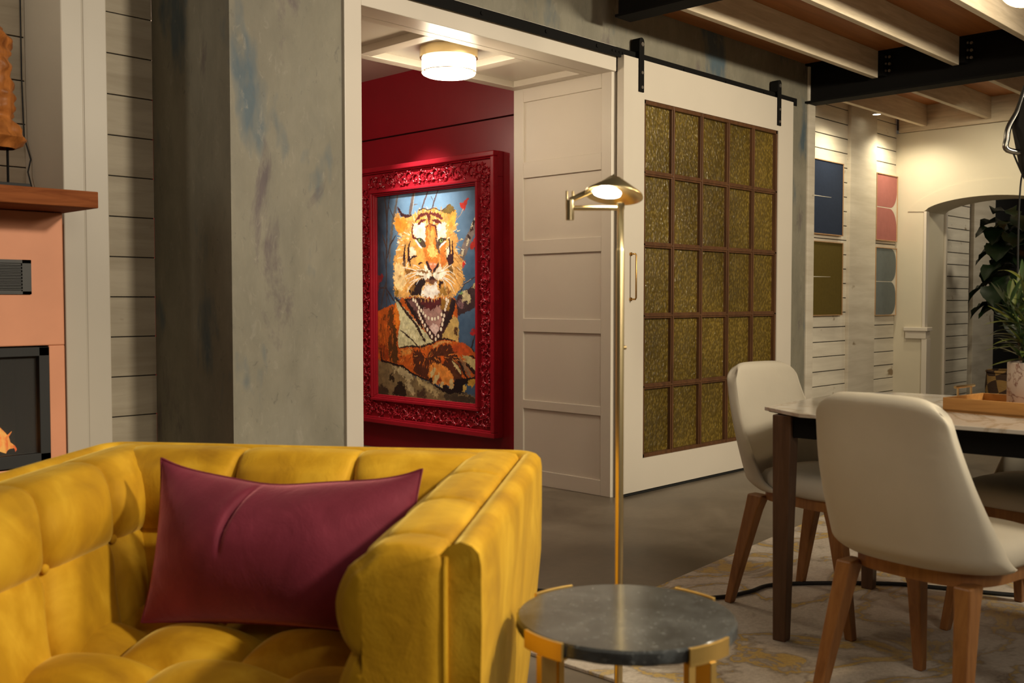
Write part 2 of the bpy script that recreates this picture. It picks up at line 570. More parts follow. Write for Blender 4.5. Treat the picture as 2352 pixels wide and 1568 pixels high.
def build(name, mb, mat, parent=None, smooth=False, bevel=0.0, world=False, angle=40, subsurf=0, solid=0.0):
    me = bpy.data.meshes.new(name)
    vs = mb.v
    if world and parent is not None:
        inv = parent_matrix(parent).inverted()
        vs = [tuple(inv @ Vector(p)) for p in vs]
    me.from_pydata(vs, [], mb.f)
    me.update()
    o = bpy.data.objects.new(name, me)
    COL.objects.link(o)
    me.materials.append(MAT[mat] if isinstance(mat, str) else mat)
    if smooth:
        me.polygons.foreach_set('use_smooth', [True] * len(me.polygons))
        me.set_sharp_from_angle(angle=math.radians(angle))
    if solid:
        s = o.modifiers.new('solid', 'SOLIDIFY')
        s.thickness = solid
        s.offset = 0
    if bevel:
        b = o.modifiers.new('bevel', 'BEVEL')
        b.width = bevel
        b.segments = 2
        b.limit_method = 'ANGLE'
        b.angle_limit = math.radians(35)
        b.harden_normals = False
    if subsurf:
        s = o.modifiers.new('sub', 'SUBSURF')
        s.levels = subsurf
        s.render_levels = subsurf
    if parent is not None:
        o.parent = parent
    return o


def parent_matrix(p):
    m = Matrix.LocRotScale(p.location, p.rotation_euler, p.scale)
    return parent_matrix(p.parent) @ m if p.parent else m


def tag(o, label, cat, group=None):
    o['label'] = label
    o['category'] = cat
    if group:
        o['group'] = group
    return o


def thing(name, label, cat, loc=(0, 0, 0), rotz=0.0, group=None):
    o = bpy.data.objects.new(name, None)
    COL.objects.link(o)
    o.empty_display_size = 0.1
    o.location = loc
    o.rotation_euler = (0, 0, rotz)
    return tag(o, label, cat, group)


def struct(name, mb, mat, parent=None, **kw):
    o = build(name, mb, mat, parent, **kw)
    if parent is None:
        o['kind'] = 'structure'
    return o


def copy_tree(o, parent=None):
    c = o.copy()
    COL.objects.link(c)
    c.parent = parent
    for ch in list(o.children):
        copy_tree(ch, c)
    return c


# ------------------------------------------------------------------ the setting
ZC = 2.73          # underside of the plywood ceiling
YW = 3.49          # plaster wall plane
struct('floor', MB().box((-2, -2.5, -0.1), (15, 8.2, 0)), 'concrete')


def plank_wall(name, x0, x1, y, z0, z1, pitch, mat, axis='x', gap=0.004, first=0.0, thick=0.02):
    """boards stand off a dark backing so that every joint is a real groove"""
    back = MB()
    if axis == 'x':
        back.box((x0, y + 0.006, z0), (x1, y + 0.10, z1))
    wall = struct(name, back, 'gap')
    boards = MB()
    z = z0 - first
    k = 0
    while z < z1:
        a, b = max(z, z0), min(z + pitch - gap, z1)
        if b - a > 0.004:
            boards.box((x0, y - random.random() * 0.003, a), (x1, y + 0.007, b))
        z += pitch
        k += 1
    build('board_cladding', boards, mat, wall, bevel=0.0015)
    return wall


# left: shiplap alcove, pilaster
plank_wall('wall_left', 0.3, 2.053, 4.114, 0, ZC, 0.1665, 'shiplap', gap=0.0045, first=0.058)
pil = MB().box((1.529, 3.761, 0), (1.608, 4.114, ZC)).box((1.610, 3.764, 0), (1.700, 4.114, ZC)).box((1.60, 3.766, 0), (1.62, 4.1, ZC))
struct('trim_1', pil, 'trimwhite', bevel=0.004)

# plaster wall: box column with a deep left side, strip over the opening, and the right part
pw = MB()
pw.box((2.053, YW, 0), (2.60, 4.114, ZC))
pw.box((2.60, YW, 2.43), (4.40, 3.60, ZC))
pw.box((4.485, YW, 0), (6.555, 3.70, 2.43)).box((4.40, YW, 2.43), (6.555, 3.70, ZC))
struct('wall_back', pw, 'plaster')
struct('trim_2', MB().box((6.557, YW - 0.012, 0), (6.655, 3.74, ZC)), 'board_white', bevel=0.003)

# white casing round the opening
cas = MB()
cas.box((2.578, YW - 0.018, 0), (2.667, 3.63, ZC))
cas.box((2.667, YW - 0.018, 2.335), (4.395, 3.60, 2.47))
struct('trim_3', cas, 'white', bevel=0.003)

# recess behind the opening: right wall of framed panels, left wall alike, coffered ceiling
PX = 4.381


def panel_wall(name, x, xs, y0, y1, edges):
    """xs = +1: the room side looks towards -X"""
    rec = 0.012 * xs
    body = MB().box((min(x + rec, x + 0.10 * xs), y0, 0.0), (max(x + rec, x + 0.10 * xs), y1, 2.34))
    w = struct(name, body, 'white')
    fr = MB()
    a, b = sorted((x, x + rec * 1.2))
    s0, s1 = y0 + 0.072, y1 - 0.078
    fr.box((a, y0, 0), (b, s0, 2.34))
    fr.box((a, s1, 0), (b, y1, 2.34))
    for lo, hi in edges:
        fr.box((a, s0, lo), (b, s1, hi))
    build('panel_frame', fr, 'white', w, bevel=0.0025)
    return w


rails = [(0, 0.088), (0.448, 0.50), (0.905, 0.985), (1.362, 1.445), (1.812, 1.905), (2.257, 2.34)]
panel_wall('wall_recess_right', PX, 1, YW + 0.002, 4.235, rails)
panel_wall('wall_recess_left', 2.667, -1, 3.632, 4.235, rails)

ZR = 2.335
rc = MB()
rc.box((2.60, YW + 0.11, ZR + 0.035), (4.45, 4.235, ZR + 0.10))
rail = [(2.667, 3.601, PX, 3.66), (2.667, 4.165, PX, 4.235), (2.667, 3.66, 2.74, 4.165), (PX - 0.075, 3.66, PX, 4.165),
        (3.185, 3.66, 3.262, 4.165), (3.795, 3.66, 3.872, 4.165)]
for x0, y0, x1, y1 in rail:
    rc.box((x0, y0, ZR), (x1, y1, ZR + 0.036))
struct('ceiling_recess', rc, 'white', bevel=0.003)

# crimson hall behind
RX = 4.70
struct('wall_hall_right', MB().box((RX, 4.0, 0), (RX + 0.1, 7.6, 2.27)).box((RX - 0.014, 4.0, 2.278), (RX + 0.1, 7.6, 2.72)), 'red')
struct('wall_hall_end', MB().box((1.9, 7.5, 0), (RX, 7.6, 2.72)), 'red')
struct('wall_hall_left', MB().box((1.9, 4.24, 0), (2.0, 7.5, 2.72)), 'red')
struct('ceiling_hall', MB().box((1.9, 4.237, 2.71), (RX + 0.1, 7.6, 2.78)), 'white')
struct('wall_hall_front', MB().box((1.9, 4.237, ZR + 0.10), (4.70, 4.26, 2.72)), 'red')

# right: boarded art wall, arch wall, room beyond
AY = 3.75
plank_wall('wall_right', 6.64, 8.62, AY, 0, ZC, 0.1145, 'shiplap_white', gap=0.007, first=0.03)
struct('trim_4', MB().box((7.707, AY - 0.03, 0), (8.178, AY, ZC)), 'board_white', bevel=0.003)
struct('ceiling', MB().box((4.0, -2.4, ZC), (15, 4.2, ZC + 0.06)), 'ceilwood')

AX = 8.62


def arch_z(y, yc=3.0, half=0.50, spring=1.842, rise=0.10):
    t = (y - yc) / half
    return spring + rise * max(0.0, 1 - t * t) ** 0.62


def arch_wall():
    n = 28
    m = MB()
    y0, y1 = 2.50, 3.500
    # piers
    m.box((AX, y1, 0), (AX + 0.44, AY, 2.52))
    m.box((AX, -2.4, 0), (AX + 0.44, y0, 2.52))
    ys = [y0 + (y1 - y0) * i / n for i in range(n + 1)]
    for a, b in zip(ys[:-1], ys[1:]):
        za, zb = arch_z(a), arch_z(b)
        m.hexa([(AX, a, za), (AX + 0.44, a, za), (AX + 0.44, b, zb), (AX, b, zb)],
               [(AX, a, 2.52), (AX + 0.44, a, 2.52), (AX + 0.44, b, 2.52), (AX, b, 2.52)])
    w = struct('wall_arch', m, 'cream')
    # raised band following the arch
    band = MB()
    N_ = 40
    up = []
    for i in range(N_ + 1):
        y = 3.64 - (3.64 - 2.32) * i / N_
        t = (y - 2.98) / 0.66
        up.append((y, 1.850 + 0.225 * max(0, 1 - t * t) ** 0.75))
    lo = [(2.32, 1.842), (2.499, 1.842)] + [(y0 + (y1 - y0) * i / 24, arch_z(y0 + (y1 - y0) * i / 24)) for i in range(1, 24)] + [(3.501, 1.842)]
    band.prism(up + lo, AX - 0.006, AX + 0.001, 'x')
    build('arch_band', band, 'cream', w)
    c = MB()
    c.box((AX - 0.010, 3.476, 0.86), (AX + 0.05, 3.500, 1.842))
    c.box((AX - 0.018, 3.455, 0), (AX + 0.07, 3.500, 0.765))
    build('arch_casing', c, 'white', w, bevel=0.003)
    r = MB().box((AX - 0.035, 3.445, 0.83), (AX + 0.08, 3.65, 0.862)).box((AX - 0.022, 3.462, 0.765), (AX + 0.07, 3.64, 0.83))
    build('chair_rail', r, 'white', w, bevel=0.004)
    return w


arch_wall()
struct('trim_5', MB().box((AX - 0.02, -2.4, 2.524), (AX + 0.02, AY - 0.03, ZC)), 'joisty')
# room beyond the arch
plank_wall('wall_far', AX + 0.48, 10.34, AY, 0, 2.7, 0.1145, 'shiplap_white', gap=0.008, first=0.05)
struct('trim_6', MB().box((AX + 0.441, 3.482, 0), (AX + 0.475, AY - 0.01, 2.45)), 'white', bevel=0.003)
struct('trim_7', MB().box((10.36, AY - 0.04, 0), (10.94, AY + 0.05, 2.7)), 'board_white', bevel=0.003)
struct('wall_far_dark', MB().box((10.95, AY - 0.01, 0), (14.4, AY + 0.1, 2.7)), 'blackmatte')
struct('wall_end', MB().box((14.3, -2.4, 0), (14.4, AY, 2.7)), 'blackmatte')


# ------------------------------------------------------------------ ceiling: steel beams, joists
def steel_beam(label, x, y0, y1, z0, w=0.13):
    t = thing('steel_beam', label, 'beam', ((x), y1, z0), 0, 'black steel ceiling beams')
    m = MB()
    m.box((x - w / 2, y0, z0), (x + w / 2, y1, z0 + 0.014))
    m.box((x - w / 2, y0, ZC - 0.014), (x + w / 2, y1, ZC))
    m.box((x - 0.006, y0, z0 + 0.014), (x + 0.006, y1, ZC - 0.014))
    build('beam_body', m, 'black', t, world=True)
    return t


b1 = steel_beam('short-ended black steel ceiling beam above the white opening, nearer of the two', 4.25, -2.3, 3.317, 2.554)
b2 = steel_beam('long black steel ceiling beam resting on the wall right of the sliding door', 6.585, -2.3, YW, 2.457)
build('infill', MB().box((4.192, -2.3, 2.568), (4.308, 3.30, ZC - 0.014)), 'black', b1, world=True)
JY = [2.985, 2.463, 1.941, 1.419, 0.897, 0.375]
for k, y in enumerate(JY[:3]):
    br = MB().box((6.51, y - 0.055, 2.565), (6.578, y - 0.022, 2.722))
    p = build('joist_bracket', br, 'black', b2, world=True)
    bo = MB()
    for z in (2.60, 2.645, 2.69):
        bo.cyl((6.545, y - 0.054, z), (6.545, y - 0.062, z), 0.009, n=8)
        bo.cyl((6.572, y - 0.075, z), (6.56, y - 0.075, z), 0.010, n=8)
    build('bracket_bolts', bo, 'bolt', p, world=True)
jl = ['whitewashed ceiling joist beside the plaster wall, in front of the second steel beam', 'second whitewashed joist from the plaster wall, meeting the front of the steel beam',
      'third whitewashed joist from the plaster wall, cut off by the top right corner']
for k, y in enumerate(JY[:3]):
    j = build('ceiling_joist', MB().box((4.31, y - 0.021, 2.554), (6.512 if k else 6.515, y + 0.019, ZC)), 'joist', None, bevel=0.003)
    tag(j, jl[k], 'beam', 'ceiling joists')
jl2 = ['whitewashed joist running along the boarded art wall towards the arch', 'whitewashed joist behind the steel beam, second from the boarded art wall',
       'whitewashed joist behind the steel beam, third from the boarded art wall']
for k, y in enumerate([3.50, 2.985, 2.463]):
    j = build('ceiling_joist', MB().box((6.60 if k == 0 else 6.655, y - 0.021, 2.554), (AX - 0.022, y + 0.019, ZC)), 'joist', None, bevel=0.003)
    tag(j, jl2[k], 'beam', 'ceiling joists')
for k, (x, y, lab) in enumerate([(7.10, 3.60, 'small lit downlight above the navy picture, next to the steel beam'), (7.90, 3.60, 'small lit downlight above the white post, beside the pink picture'), ]):
    t = thing('downlight', lab, 'light', (x, y, 2.575), 0, 'downlights over the art wall')
    build('housing', MB().lathe([(0.030, 0.0), (0.036, 0.0), (0.036, 0.035), (0.001, 0.035)], n=20), 'white', t, smooth=True)
    build('lens', MB().lathe([(0.001, 0.002), (0.030, 0.002)], n=20), 'downlight', t)
    build('mount', MB().box((-0.02, -0.085, 0.015), (0.02, -0.02, 0.03)), 'white', t)

# ------------------------------------------------------------------ sliding door
DY = 3.428
door = MB()
DX0, DX1, DZ0, DZ1 = 4.405, 6.250, 0.022, 2.42
GX0, GX1, GZ0, GZ1 = 4.592, 6.058, 0.203, 2.206
door.box((DX0, DY, DZ0), (GX0, DY + 0.045, DZ1)).box((GX1, DY, DZ0), (DX1, DY + 0.045, DZ1))
door.box((GX0, DY, DZ0), (GX1, DY + 0.045, GZ0)).box((GX0, DY, GZ1), (GX1, DY + 0.045, DZ1))
d1 = struct('door_1', door, 'door_white')
cols, rows = 5, 5
fr = MB()
ft = 0.030
fr.box((GX0, DY + 0.006, GZ0), (GX0 + ft * .7, DY + 0.045, GZ1)).box((GX1 - ft * .7, DY + 0.006, GZ0), (GX1, DY + 0.045, GZ1))
fr.box((GX0, DY + 0.006, GZ0), (GX1, DY + 0.045, GZ0 + ft * .7)).box((GX0, DY + 0.006, GZ1 - ft * .7), (GX1, DY + 0.045, GZ1))
cw, rh = (GX1 - GX0) / cols, (GZ1 - GZ0) / rows
for i in range(1, cols):
    x = GX0 + i * cw
    fr.box((x - 0.016, DY + 0.010, GZ0), (x + 0.016, DY + 0.045, GZ1))
    fr.box((x - 0.006, DY + 0.004, GZ0), (x + 0.006, DY + 0.012, GZ1))
for j in range(1, rows):
    z = GZ0 + j * rh
    fr.box((GX0, DY + 0.012, z - 0.016), (GX1, DY + 0.045, z + 0.016))
    fr.box((GX0, DY + 0.006, z - 0.006), (GX1, DY + 0.012, z + 0.006))
build('muntin_frame', fr, 'walnut', d1, bevel=0.002)
pane0 = None
for i in range(cols):
    for j in range(rows):
        x0, z0 = GX0 + i * cw, GZ0 + j * rh
        build('glass_pane', MB().box((x0 + 0.014, DY + 0.030, z0 + 0.014), (x0 + cw - 0.014, DY + 0.036, z0 + rh - 0.014)), 'glass_amber', d1)
h = MB().tube([(4.470, DY, 1.345), (4.470, DY - 0.035, 1.345), (4.470, DY - 0.04, 1.338), (4.470, DY - 0.04, 1.104), (4.470, DY - 0.035, 1.097), (4.470, DY, 1.097)], 0.005, 10)
h.cyl((4.470, DY, 1.345), (4.470, DY - 0.008, 1.345), 0.010, n=12).cyl((4.470, DY, 1.097), (4.470, DY - 0.008, 1.097), 0.010, n=12)
build('door_handle', h, 'brassdark', d1, smooth=True)
build('door_gap_shadow', MB().box((DX0 + 0.01, DY + 0.012, 0.004), (DX1, DY + 0.035, 0.022)), 'blackmatte', d1)  # black strip standing in for the shadow in the gap under the door
for x in (4.555, 6.055):
    hg = MB()
    prof = [(x - 0.022, 2.24), (x + 0.022, 2.24)] + [(x + 0.022 * math.cos(a), 2.515 + 0.022 * math.sin(a)) for a in [math.pi * k / 10 for k in range(11)]]
    hg.prism(prof, DY - 0.008, DY - 0.001, 'y')
    hg.prism([(x + 0.022 * math.cos(a) * 1.0, 2.515 + 0.022 * math.sin(a)) for a in [math.pi * k / 10 for k in range(11)]] + [(x - 0.022, 2.46), (x + 0.022, 2.46)], DY - 0.001, YW - 0.012, 'y')
    o = build('door_hanger', hg, 'black', d1, bevel=0.001)
    bb = MB()
    for z in (2.265, 2.345, 2.50):
        bb.cyl((x, DY - 0.007, z), (x, DY - 0.014, z), 0.009 if z < 2.4 else 0.012, n=10)
    build('hanger_bolts', bb, 'bolt', o)
# track
tr = thing('door_track', 'long black steel track with bolts above the sliding door and the opening', 'door track', (4.7, YW, 2.42))
build('rail', MB().box((2.6, 3.448, 2.408), (6.335, 3.456, 2.458)), 'black', tr, world=True, bevel=0.001)
for x in (2.9, 3.35, 3.8, 4.2, 5.0, 5.45, 5.9, 6.28):
    build('spacer', MB().cyl((x, 3.456, 2.433), (x, YW - 0.018 if x < 4.395 else YW, 2.433), 0.011, n=10), 'black', tr, world=True)
    build('track_bolt', MB().cyl((x, 3.448, 2.433), (x, 3.442, 2.433), 0.010, n=6), 'black', tr, world=True)
for x in (4.33, 4.36, 4.39, 4.42):
    build('track_bolt', MB().cyl((x, 3.448, 2.433), (x, 3.444, 2.433), 0.007, n=6), 'black', tr, world=True)

PAINT = [
('S',(95,90,86),26,3,[(224,5),(196,103),(168,191),(139,352),(133,448)]),
('S',(66,52,44),14,2,[(82,1),(99,97),(108,206),(99,447),(99,762)]),
('S',(60,48,42),11,2,[(139,2),(111,133),(105,205)]),
('S',(112,98,92),31,2,[(389,1),(367,80),(345,156)]),
('S',(190,186,172),6,1,[(401,0),(386,64),(370,137)]),
('S',(95,76,76),14,2,[(533,1),(501,55),(469,115)]),
('S',(95,76,76),12,2,[(634,-1),(595,69),(569,123)]),
('S',(80,66,66),5,1,[(564,39),(585,69)]),
('S',(110,90,80),7,1,[(394,82),(427,80)]),
('S',(62,50,44),11,2,[(59,268),(105,368),(99,447)]),
('S',(62,50,44),12,2,[(201,276),(139,337),(110,423)]),
('S',(60,50,46),7,2,[(134,85),(179,152),(196,168)]),
('S',(60,50,46),8,2,[(65,384),(93,490)]),
('S',(40,40,46),9,2,[(30,256),(27,444),(29,652)]),
('S',(50,42,42),14,2,[(0,626),(93,633),(139,676),(178,719)]),
('S',(60,54,52),16,3,[(35,773),(70,653),(99,581)]),
('S',(50,44,42),8,2,[(105,672),(147,752)]),
('S',(118,104,96),59,4,[(1026,175),(935,304),(838,464),(793,502)]),
('S',(206,190,150),18,6,[(959,230),(945,265)]),
('S',(206,190,150),18,6,[(921,320),(906,363)]),
('S',(206,190,150),18,6,[(983,191),(974,224)]),
('S',(206,190,150),18,6,[(872,395),(858,431)]),
('S',(52,36,30),21,7,[(959,266),(940,275)]),
('S',(52,36,30),21,7,[(988,212),(959,243)]),
('S',(52,36,30),21,7,[(911,306),(931,327)]),
('P',(58,40,40),5,[(1007,594),(960,620),(823,684),(793,731),(813,816),(1007,753)]),
('P',(200,180,130),9,[(863,665),(911,659),(936,692),(926,742),(892,719),(863,725)]),
('P',(120,85,85),9,[(813,718),(863,705),(872,752),(823,772)]),
('P',(120,150,90),5,[(823,674),(863,661),(863,675),(833,681)]),
('P',(190,170,120),7,[(950,633),(988,600),(1000,607),(960,646)]),
('S',(58,50,52),11,2,[(1002,561),(935,586),(872,615),(848,661)]),
('S',(190,170,150),5,1,[(940,583),(872,611)]),
('P',(175,38,24),6,[(833,108),(862,93),(892,85),(904,70),(916,81),(901,119),(877,148),(862,137),(838,125)]),
('S',(172,152,142),8,1,[(870,140),(843,175),(796,209)]),
('P',(175,38,24),6,[(926,377),(959,345),(983,323),(1007,321),(1007,377),(959,392),(935,397)]),
('S',(60,44,44),8,1,[(974,389),(988,449),(1000,469)]),
('P',(200,45,25),5,[(858,480),(897,458),(882,488),(867,514)]),
('P',(120,30,30),7,[(0,550),(53,529),(70,551),(53,576),(6,601)]),
('P',(110,28,28),7,[(-3,586),(18,601),(12,652),(-3,645)]),
('P',(165,32,30),6,[(932,920),(957,899),(1007,888),(1007,931),(947,935)]),
('S',(40,42,46),13,2,[(975,933),(942,1018),(982,1055)]),
('P',(186,84,22),5,[(195,734),(93,762),(-6,798),(-3,866),(-4,1129),(46,1135),(190,1153),(261,1158),(365,1210),(534,1247),(803,1216),(1008,1173),(1007,1068),(906,1001),(829,985),(818,861),(813,782),(793,697),(290,692)]),
('P',(78,48,16),9,[(106,1011),(149,865),(208,888),(208,1035),(223,1144),(130,1140)]),
('P',(96,56,20),10,[(122,773),(167,762),(178,834),(139,895),(110,896)]),
('P',(140,52,12),10,[(9,1020),(94,1011),(124,1109),(94,1141),(39,1131)]),
('P',(225,120,30),8,[(201,734),(246,816),(223,895),(195,895),(178,799)]),
('F',[(120,60,20),(215,110,34),(84,46,18),(160,70,20)],130,88,992,85,190,0,0.9,5),
('P',(206,196,146),6,[(190,709),(290,763),(453,892),(589,982),(478,1021),(226,1031),(214,959),(243,865),(229,799)]),
('F',[(228,220,178),(176,162,112),(214,200,150)],110,399,919,150,150,0,0.9,7),
('P',(200,164,92),6,[(774,816),(693,890),(660,956),(824,983),(826,861),(813,832)]),
('P',(86,58,30),6,[(777,890),(813,882),(813,946),(787,932)]),
('P',(60,36,32),5,[(279,702),(453,694),(611,730),(763,697),(793,731),(793,775),(713,890),(660,959),(589,982),(534,954),(442,834),(345,756)]),
('P',(112,76,70),6,[(312,713),(421,714),(453,781),(432,809),(367,756)]),
('P',(168,126,112),6,[(485,764),(657,751),(673,799),(647,891),(643,898),(600,953),(545,892),(512,863),(469,799)]),
('P',(84,32,32),7,[(437,721),(662,699),(657,737),(575,778),(496,764)]),
('P',(150,105,40),6,[(662,706),(753,704),(733,782),(652,778)]),
('P',(218,186,170),5,[(578,866),(635,884),(627,927),(600,950),(551,892)]),
('S',(50,36,26),22,6,[(195,698),(290,781),(416,883),(456,937),(501,988)]),
('S',(50,36,26),12,5,[(243,917),(365,976),(422,1023)]),
('S',(44,32,24),13,4,[(226,1038),(307,1025),(450,1024),(562,998),(633,967),(697,966),(792,977)]),
('S',(38,26,24),31,6,[(296,710),(383,799),(469,892)]),
('S',(34,24,22),45,7,[(783,724),(753,799),(693,874)]),
('P',(226,166,86),9,[(218,105),(246,150),(313,163),(367,154),(453,118),(533,120),(601,120),(662,141),(738,104),(778,110),(796,145),(813,173),(798,213),(808,247),(778,279),(813,308),(813,348),(793,381),(858,458),(862,474),(858,524),(885,581),(858,628),(803,681),(713,700),(559,695),(345,689),(268,699),(179,683),(179,626),(173,561),(184,511),(173,457),(196,404),(218,354),(246,334),(224,320),(257,286),(196,239),(173,192),(196,146)]),
('F',[(250,215,150),(226,150,60),(205,130,55),(248,232,200),(236,180,96)],420,538,422,330,300,0.45,0.25,3),
('P',(224,140,46),9,[(196,157),(313,172),(340,219),(290,259),(224,270),(196,229)]),
('P',(236,158,62),8,[(713,156),(793,148),(808,180),(783,262),(738,243)]),
('P',(112,90,40),6,[(662,144),(743,101),(778,110),(793,145),(738,162)]),
('S',(64,34,34),22,4,[(224,91),(260,136),(313,156),(362,152)]),
('S',(50,34,30),8,2,[(443,121),(485,113),(533,125),(585,116),(667,140)]),
('S',(60,44,34),6,2,[(667,140),(743,100)]),
('P',(248,208,140),8,[(196,457),(290,486),(285,549),(312,586),(268,656),(195,633),(179,561)]),
('P',(206,150,80),8,[(235,548),(263,513),(246,563),(229,570)]),
('P',(150,110,40),8,[(179,647),(224,641),(224,684),(195,684)]),
('S',(175,120,60),8,4,[(793,414),(853,470)]),
('S',(175,120,60),8,4,[(793,448),(858,507)]),
('S',(175,120,60),8,4,[(798,502),(863,551)]),
('S',(175,120,60),8,4,[(813,549),(872,585)]),
('S',(175,120,60),8,4,[(783,562),(843,627)]),
('P',(250,236,206),7,[(427,207),(506,208),(506,264),(506,344),(485,332),(432,305),(389,286),(378,222),(400,205)]),
('P',(250,236,206),7,[(606,225),(703,217),(711,289),(703,312),(642,316),(626,353),(616,322),(626,291)]),
('P',(226,132,50),6,[(512,230),(554,215),(601,235),(621,291),(637,408),(644,422),(637,466),(601,489),(533,480),(506,451),(469,397),(506,354),(506,264)]),
('P',(244,176,86),6,[(538,266),(585,251),(606,304),(559,353),(527,300)]),
('P',(250,208,112),9,[(527,362),(575,337),(611,390),(626,421),(575,443),(538,417),(527,368)]),
('P',(240,172,82),7,[(383,313),(469,367),(506,430),(485,502),(416,465),(394,383)]),
('P',(226,126,50),7,[(647,364),(708,343),(698,445),(728,469),(662,508),(647,439)]),
('P',(246,222,186),6,[(340,356),(378,362),(416,405),(345,441)]),
('P',(246,222,186),6,[(713,377),(743,375),(738,442),(708,438)]),
('S',(56,30,32),14,3,[(354,322),(334,360),(330,455),(340,427),(353,488)]),
('S',(56,30,32),18,4,[(296,348),(285,454),(288,407),(296,468)]),
('S',(110,85,65),32,6,[(290,454),(293,479)]),
('S',(56,30,32),15,3,[(738,321),(746,413),(751,426)]),
('S',(56,30,32),14,3,[(766,339),(771,448),(773,454)]),
('P',(56,30,32),7,[(703,434),(778,420),(783,471),(733,490)]),
('P',(120,90,50),7,[(723,503),(763,487),(778,549),(738,534)]),
('S',(56,30,32),13,3,[(351,442),(373,428),(418,421)]),
('S',(56,30,32),12,3,[(437,476),(453,468),(475,471)]),
('S',(90,60,40),6,3,[(693,404),(738,368)]),
('S',(108,44,36),23,4,[(517,143),(541,169),(543,211)]),
('S',(108,44,36),16,3,[(559,136),(543,159)]),
('S',(108,44,36),23,5,[(522,149),(453,156),(410,188)]),
('S',(108,44,36),25,5,[(564,148),(632,165),(672,188)]),
('S',(108,44,36),20,5,[(509,186),(464,194),(435,214)]),
('S',(108,44,36),22,5,[(577,194),(621,202),(662,215)]),
('S',(108,44,36),9,3,[(538,221),(517,237),(509,264)]),
('S',(108,44,36),13,3,[(564,226),(601,231),(611,256),(624,301)]),
('S',(108,44,36),7,2,[(554,215),(551,301)]),
('S',(108,44,36),14,3,[(381,211),(367,256),(381,296),(427,312)]),
('P',(82,66,52),3,[(416,308),(464,307),(496,333),(512,355),(501,371),(469,363),(437,341)]),
('P',(82,66,52),3,[(637,323),(672,312),(711,320),(678,342),(644,364),(637,408),(608,359)]),
('E',(150,176,92),(15,14),(450,319)),
('E',(150,176,92),(15,14),(661,329)),
('E',(25,30,20),(6,7),(456,318)),
('E',(25,30,20),(6,7),(664,328)),
('S',(50,34,28),8,1,[(411,308),(445,305),(480,317),(501,338)]),
('S',(50,34,28),8,1,[(636,326),(667,315),(712,320)]),
('S',(250,248,240),15,2,[(404,314),(435,344),(467,370)]),
('S',(250,248,240),14,2,[(706,338),(667,355),(648,375)]),
('S',(104,78,66),18,4,[(611,314),(629,374),(643,409)]),
('P',(222,136,92),3,[(527,469),(621,472),(606,506),(575,533),(559,511)]),
('P',(60,34,36),4,[(506,461),(522,453),(538,480),(564,515),(572,548),(527,500)]),
('P',(60,34,36),4,[(643,466),(639,490),(606,523),(574,548),(595,502),(626,479)]),
('E',(246,180,150),(13,7),(559,480)),
('E',(246,180,150),(13,7),(601,482)),
('P',(250,236,206),6,[(496,475),(512,486),(564,543),(567,560),(506,583),(443,567),(400,538),(432,511),(501,513)]),
('P',(250,236,206),6,[(657,480),(632,507),(580,543),(580,564),(631,589),(678,566),(713,540),(662,518)]),
('P',(146,100,46),6,[(290,503),(389,517),(312,550)]),
('S',(150,108,60),17,6,[(426,523),(527,533)]),
('S',(150,108,60),14,6,[(405,553),(490,556)]),
('S',(170,130,80),6,4,[(621,541),(683,532)]),
('P',(40,28,26),6,[(334,650),(421,588),(485,572),(517,597),(475,624),(464,683),(345,678)]),
('P',(130,90,40),7,[(345,646),(400,612),(394,644),(356,668)]),
('P',(44,28,30),6,[(637,586),(678,594),(662,628),(644,651)]),
('P',(122,78,54),6,[(506,586),(569,560),(631,593),(611,608),(538,606)]),
('P',(60,36,30),4,[(554,563),(572,550),(590,568),(601,582),(543,580)]),
('P',(168,122,52),8,[(662,621),(713,628),(713,683),(637,689)]),
('P',(150,96,46),6,[(713,625),(758,663),(728,683)]),
('P',(250,236,216),9,[(506,611),(548,618),(611,606),(637,654),(631,685),(601,681),(569,698),(512,698),(469,680),(480,645)]),
('S',(246,228,204),7,3,[(506,659),(498,705)]),
('S',(246,228,204),7,3,[(538,667),(535,701)]),
('S',(246,228,204),7,3,[(485,652),(461,683)]),
('S',(246,228,204),7,3,[(575,667),(569,705)]),
('S',(246,228,204),7,3,[(606,661),(616,702)]),
('S',(246,228,204),7,3,[(626,647),(649,672)]),
('S',(248,242,226),6,0,[(445,501),(410,486),(372,479)]),
('S',(248,242,226),6,0,[(410,518),(334,501),(268,494)]),
('S',(248,242,226),6,0,[(410,532),(345,537),(297,552)]),
('S',(248,242,226),6,0,[(410,544),(356,562),(312,572)]),
('S',(248,242,226),6,0,[(437,571),(378,584),(340,600)]),
('S',(248,242,226),6,0,[(432,572),(367,608),(333,632)]),
('S',(248,242,226),6,0,[(438,581),(413,611)]),
('S',(248,242,226),6,0,[(662,525),(693,505),(723,484)]),
('S',(248,242,226),6,0,[(667,527),(723,503),(759,487)]),
('S',(248,242,226),6,0,[(703,529),(748,531),(793,553)]),
('S',(248,242,226),6,0,[(683,543),(738,553),(778,579)]),
('S',(248,242,226),6,0,[(683,565),(753,589),(793,614)]),
('S',(248,242,226),6,0,[(678,573),(753,609),(786,664)]),
('S',(248,242,226),6,0,[(662,569),(698,608),(696,642)]),
('S',(248,242,226),6,0,[(683,566),(728,595),(763,629)]),
('P',(192,88,24),5,[(223,1040),(450,1029),(556,1009),(660,974),(855,984),(916,1011),(967,1066),(1007,1086),(1008,1173),(855,1232),(803,1216),(750,1183),(534,1247),(376,1198),(231,1144)]),
('P',(208,136,60),7,[(243,1045),(376,1038),(359,1072),(261,1098)]),
('P',(214,150,80),6,[(562,1008),(660,976),(771,983),(670,995),(589,1026)]),
